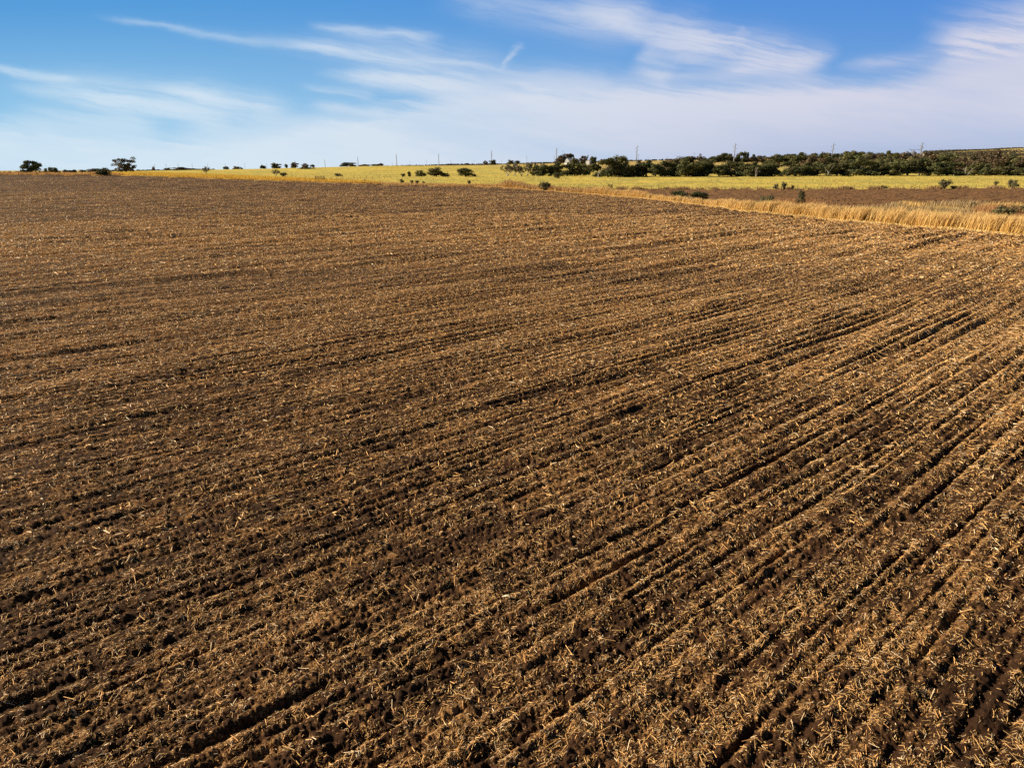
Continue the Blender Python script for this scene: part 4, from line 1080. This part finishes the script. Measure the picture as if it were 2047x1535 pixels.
m.poly([(-10, -3.5, 3.0), (-7.02, -3.5, 4.1), (-7.02, 4.5, 4.1), (-10, 4.5, 3.0), (-10, -3.5, 2.85), (-7.02, -3.5, 3.9), (-7.02, 4.5, 3.9), (-10, 4.5, 2.85)], [(0, 1, 2, 3), (7, 6, 5, 4), (0, 3, 7, 4), (0, 4, 5, 1), (3, 2, 6, 7)])
rf = m.build('roof', M_roof, r)
m = MB(); m.box(3.0, 3.9, 1.5, 2.4, 6.5, 9.4); m.build('chimney', M_red, rf)
for zz in (0.9, 3.6):
    for xx in (-5.2, -2.0, 1.6, 4.6, 7.2):
        if zz < 2 and xx == 1.6: continue
        m = MB(); m.box(xx - .55, xx + .55, -5.08, -5.003, zz, zz + 1.4); f = m.build('window', M_steel, r)
        m = MB(); m.box(xx - .45, xx + .45, -5.12, -5.083, zz + .1, zz + 1.3); m.build('pane', M_glass, f)
    for yy in (-2.8, 3.4):
        if zz > 2:
            m = MB(); m.box(-7.08, -7.003, yy - .5, yy + .5, zz, zz + 1.4); f = m.build('window', M_steel, r)
            m = MB(); m.box(-7.12, -7.083, yy - .4, yy + .4, zz + .1, zz + 1.3); m.build('pane', M_glass, f)
m = MB(); m.box(1.1, 2.1, -5.08, -5.003, 0, 2.1); m.build('door', M_red, r)
def shed(name, col, Y, wpx, eave, ridge, label, rz, wm, rm, cat='shed'):
    r = root_at(name, col, Y, label, cat, rz); gz = r.location.z
    w = wpx * Y / 1432 / 2; ze = max(P(col, eave, Y)[2] - gz, 1.8); zr = max(P(col, ridge, Y)[2] - gz, ze + 0.8)
    m = MB(); m.box(-w, w, -3, 3, -1, ze); m.poly([(-w, -3, ze), (-w, 3, ze), (-w, 0, zr), (w, -3, ze), (w, 3, ze), (w, 0, zr)], [(0, 1, 2), (3, 5, 4)]); m.build('wall', wm, r)
    m = MB(); gable(m, -w, w, -3, 3, ze - 0.05, zr + 0.05, 0.4); m.build('roof', rm, r)
    m = MB(); m.box(-.6, .6, -3.08, -3.003, 0, min(2.0, ze - .2)); m.build('door', M_glass, r)
    return r
shed('shed', 1176, 960, 7, 322.5, 320.5, 'small white shed right of the farmhouse', rad(50), M_white, M_white)
shed('barn', 1206, 1020, 9, 321.5, 319.8, 'low barn with pale roof right of the small white shed', rad(10), M_red, M_galv, 'barn')
shed('shed', 1842, 1500, 4, 307.5, 306, 'tiny white shed right of the grain bins', rad(30), M_white, M_white)
def pale_track(col, Y, wpx, label):  # a thin pale track; its raised, wall-like block shape is made up
    x, _, _ = ground_at(col, Y); z = float(ground_z(np.array([x]), np.array([Y]))[0]); w = wpx * Y / 1432 / 2
    r = bpy.data.objects.new('pale_track', None); COL.objects.link(r); r.location = (x, Y, z); tag(r, label, 'wall', 'thin pale tracks')
    wr = random.Random(int(col)); m = MB(); c = MB(); q = -w
    while q < w:
        l = wr.uniform(0.8, 1.6); h = wr.uniform(0.55, 0.75); m.box(q, q + l - .03, -.3, .3, -.3, h); c.box(q - .02, q + l, -.36, .36, h + .002, h + .1); q += l
    m.build('track_blocks', M_pale, r); c.build('track_caps', M_pale, r)
M_pale = plain_mat('pale_track_tone', (0.55, 0.50, 0.42), 0.9, 0.2)
pale_track(1925, 503, 37, 'long thin pale track at the pasture edge in the gap of the right grove')
pale_track(1982, 503, 17, 'shorter thin pale track at the foot of the right grove')

# ------------------------------------------------------------------ fences
def fence(name, label, pts, hpost=1.35, every=1, wires=(0.35, 0.7, 1.05), irregular=0.1):
    """pts: (column, forward distance) of each post"""
    frnd = random.Random(len(pts))
    P3 = []
    for c, Y in pts:
        x, _, _ = ground_at(c, Y); P3.append(Vector((x, Y, float(ground_z(np.array([x]), np.array([float(Y)]))[0]))))
    r = bpy.data.objects.new(name, None); COL.objects.link(r); r.location = P3[0]; tag(r, label, 'fence')
    for p in P3:
        q = p - P3[0]; m = MB(); h = hpost * frnd.uniform(1 - irregular, 1 + irregular)
        m.tube(q + Vector((0, 0, -0.2)), q + Vector((frnd.uniform(-.06, .06), 0, h)), 0.085, 0.07, 6); m.build('post', M_post, r)
    for z in wires:
        m = MB()
        for a, b in zip(P3[:-1], P3[1:]): m.tube(a - P3[0] + Vector((0, 0, z)), b - P3[0] + Vector((0, 0, z)), 0.012, 0.012, 3, False)
        m.build('wire', M_steel, r)
cs = np.linspace(1060, 2120, 66)
fence('barbed_wire_fence', 'long post and wire fence in the brown brush below the pasture', [(c, 287.2) for c in cs], 1.3)
fence('barbed_wire_fence', 'wire fence climbing right from the gate across the yellow slope', [(c, Y) for c, Y in zip(np.linspace(648, 792, 13), np.linspace(318, 452, 13))], 1.3)
fence('barbed_wire_fence', 'short wire fence left of the gate', [(608, 318), (617, 318), (624, 318)], 1.3)
for c, Y, h, l in ((583, 440, 3.2, 'tall lone post on the yellow slope at left of centre'), (728, 300, 1.9, 'lone post on the field edge below the fence'), (706, 410, 2.0, 'tall post standing above the climbing fence'), (758, 420, 2.0, 'second tall post above the climbing fence'),
                   (895, 480, 3.9, 'tall thin post right of the large pair of bushes'), (402, 400, 1.8, 'thin post in the golden weeds under the hedgerow end'), (1318, 287.4, 2.2, 'tall post on the fence line below the long row')):
    x, _, _ = ground_at(c, Y); z = float(ground_z(np.array([x]), np.array([float(Y)]))[0])
    m = MB(); m.tube((0, 0, -.3), (0.05, 0, h), .10, .08, 7); m.tube((0.05, 0, h), (0.05, 0, h + .06), .05, .03, 7); o = m.build('fence_post', M_post); o.location = (x, Y, z)
    tag(o, l, 'post', 'lone fence posts')
def gate(c0, c1, Y, h, label):
    x0, _, _ = ground_at(c0, Y); x1, _, _ = ground_at(c1, Y); z = float(ground_z(np.array([x0]), np.array([float(Y)]))[0]); w = x1 - x0
    r = bpy.data.objects.new('farm_gate', None); COL.objects.link(r); r.location = (x0, Y, z); tag(r, label, 'gate')
    for xx in (0, w): m = MB(); m.tube((xx, 0, -.3), (xx, 0, h + .25), .13, .12, 7); m.build('post', M_post, r)
    m = MB()
    for q in range(7): m.tube((.15, 0, .2 + q * (h - .25) / 6), (w - .15, 0, .2 + q * (h - .25) / 6), .06, .06, 5)
    for q in range(4): m.tube((.15 + (w - .3) * q / 3, 0, .2), (.15 + (w - .3) * q / 3, 0, h - .05), .035, .035, 5)
    m.build('gate_panel', M_red, r)
gate(629, 647, 312, 1.75, 'brown barred gate with two posts at the far field edge')
gate(1217, 1225, 287, 1.5, 'small dark framed gate in the fence line below the long row')

# ------------------------------------------------------------------ a bird, and two pieces on the soil
r = bpy.data.objects.new('bird', None)
COL.objects.link(r); p = P(1125, 304, 400); r.location = p; tag(r, 'small dark bird flying above the farmhouse trees', 'bird'); r.rotation_euler = (0, rad(12), rad(35)); r.scale = (0.9,) * 3
bv, bf = [], []
prof = [(-.36, .015), (-.25, .05), (-.1, .1), (.08, .11), (.2, .07), (.26, .075), (.32, .055), (.36, .015), (.41, .004)]
for (t, rr) in prof:
    for q in range(8): bv.append((rr * math.cos(q * math.pi / 4), t, rr * math.sin(q * math.pi / 4) * .9))
for i in range(len(prof) - 1):
    for q in range(8): bf.append((i * 8 + q, i * 8 + (q + 1) % 8, (i + 1) * 8 + (q + 1) % 8, (i + 1) * 8 + q))
s0 = len(bv)
for s in (-1, 1):
    b = len(bv)
    bv += [(s * .06, .14, .03), (s * .35, .2, .2), (s * .75, .02, .16), (s * .38, -.04, .18), (s * .06, -.08, .02),
           (s * .06, .14, .05), (s * .35, .2, .22), (s * .75, .02, .17), (s * .38, -.04, .2), (s * .06, -.08, .04)]
    bf += [(b, b + 1, b + 3, b + 4), (b + 1, b + 2, b + 3), (b + 5, b + 6, b + 8, b + 9), (b + 6, b + 7, b + 8), (b, b + 1, b + 6, b + 5), (b + 1, b + 2, b + 7, b + 6), (b + 2, b + 3, b + 8, b + 7), (b + 3, b + 4, b + 9, b + 8)]
b = len(bv); bv += [(-.03, -.3, 0), (.03, -.3, 0), (.11, -.52, 0), (-.11, -.52, 0), (0, -.4, .02)]; bf += [(b, b + 1, b + 4), (b + 1, b + 2, b + 4), (b + 2, b + 3, b + 4), (b + 3, b, b + 4)]
me = bpy.data.meshes.new('body'); me.from_pydata(bv, [], bf); me.materials.append(M_wood); link('body', me, r)

def on_soil(col, row):
    """where the sight line meets the near field"""
    d = fwd * F_PX + rtv * (col - CX) + upv * (CY - row); t = (CAM_H - 0.05) / -d[2]
    x, y = d[0] * t, d[1] * t
    return x, y, float(ground_z(np.array([x]), np.array([y]))[0])
# pale curled husk
x, y, z = on_soil(1016, 1195)
hv, hf = [], []
for i in range(13):
    t = i / 12; w = .034 * math.sin(math.pi * min(1, t * 1.1 + .08)) * (1 if t < .6 else 1 - (t - .6) * 1.6) + .004
    cxx = -.12 + .25 * t; cyy = .012 * math.sin(t * 5); zz = .045 + .02 * math.sin(t * 3.1)
    for q in range(5):
        a = (q / 4 - .5) * 2.0
        hv.append((cxx, cyy + w * math.sin(a), zz + w * math.cos(a) * .7 - .02))
for i in range(12):
    for q in range(4): hf.append((i * 5 + q, i * 5 + q + 1, (i + 1) * 5 + q + 1, (i + 1) * 5 + q))
me = bpy.data.meshes.new('corn_husk'); me.from_pydata(hv, [], hf)
me.materials.append(plain_mat('bleached_husk', (0.60, 0.50, 0.34), 0.6, 0.15, 40))
o = link('corn_husk', me); o.location = (x, y, z); o.rotation_euler = (0, 0, rad(-8)); tag(o, 'bleached curled husk lying on the soil in the lower middle', 'husk')
md = o.modifiers.new('thick', 'SOLIDIFY'); md.thickness = 0.003
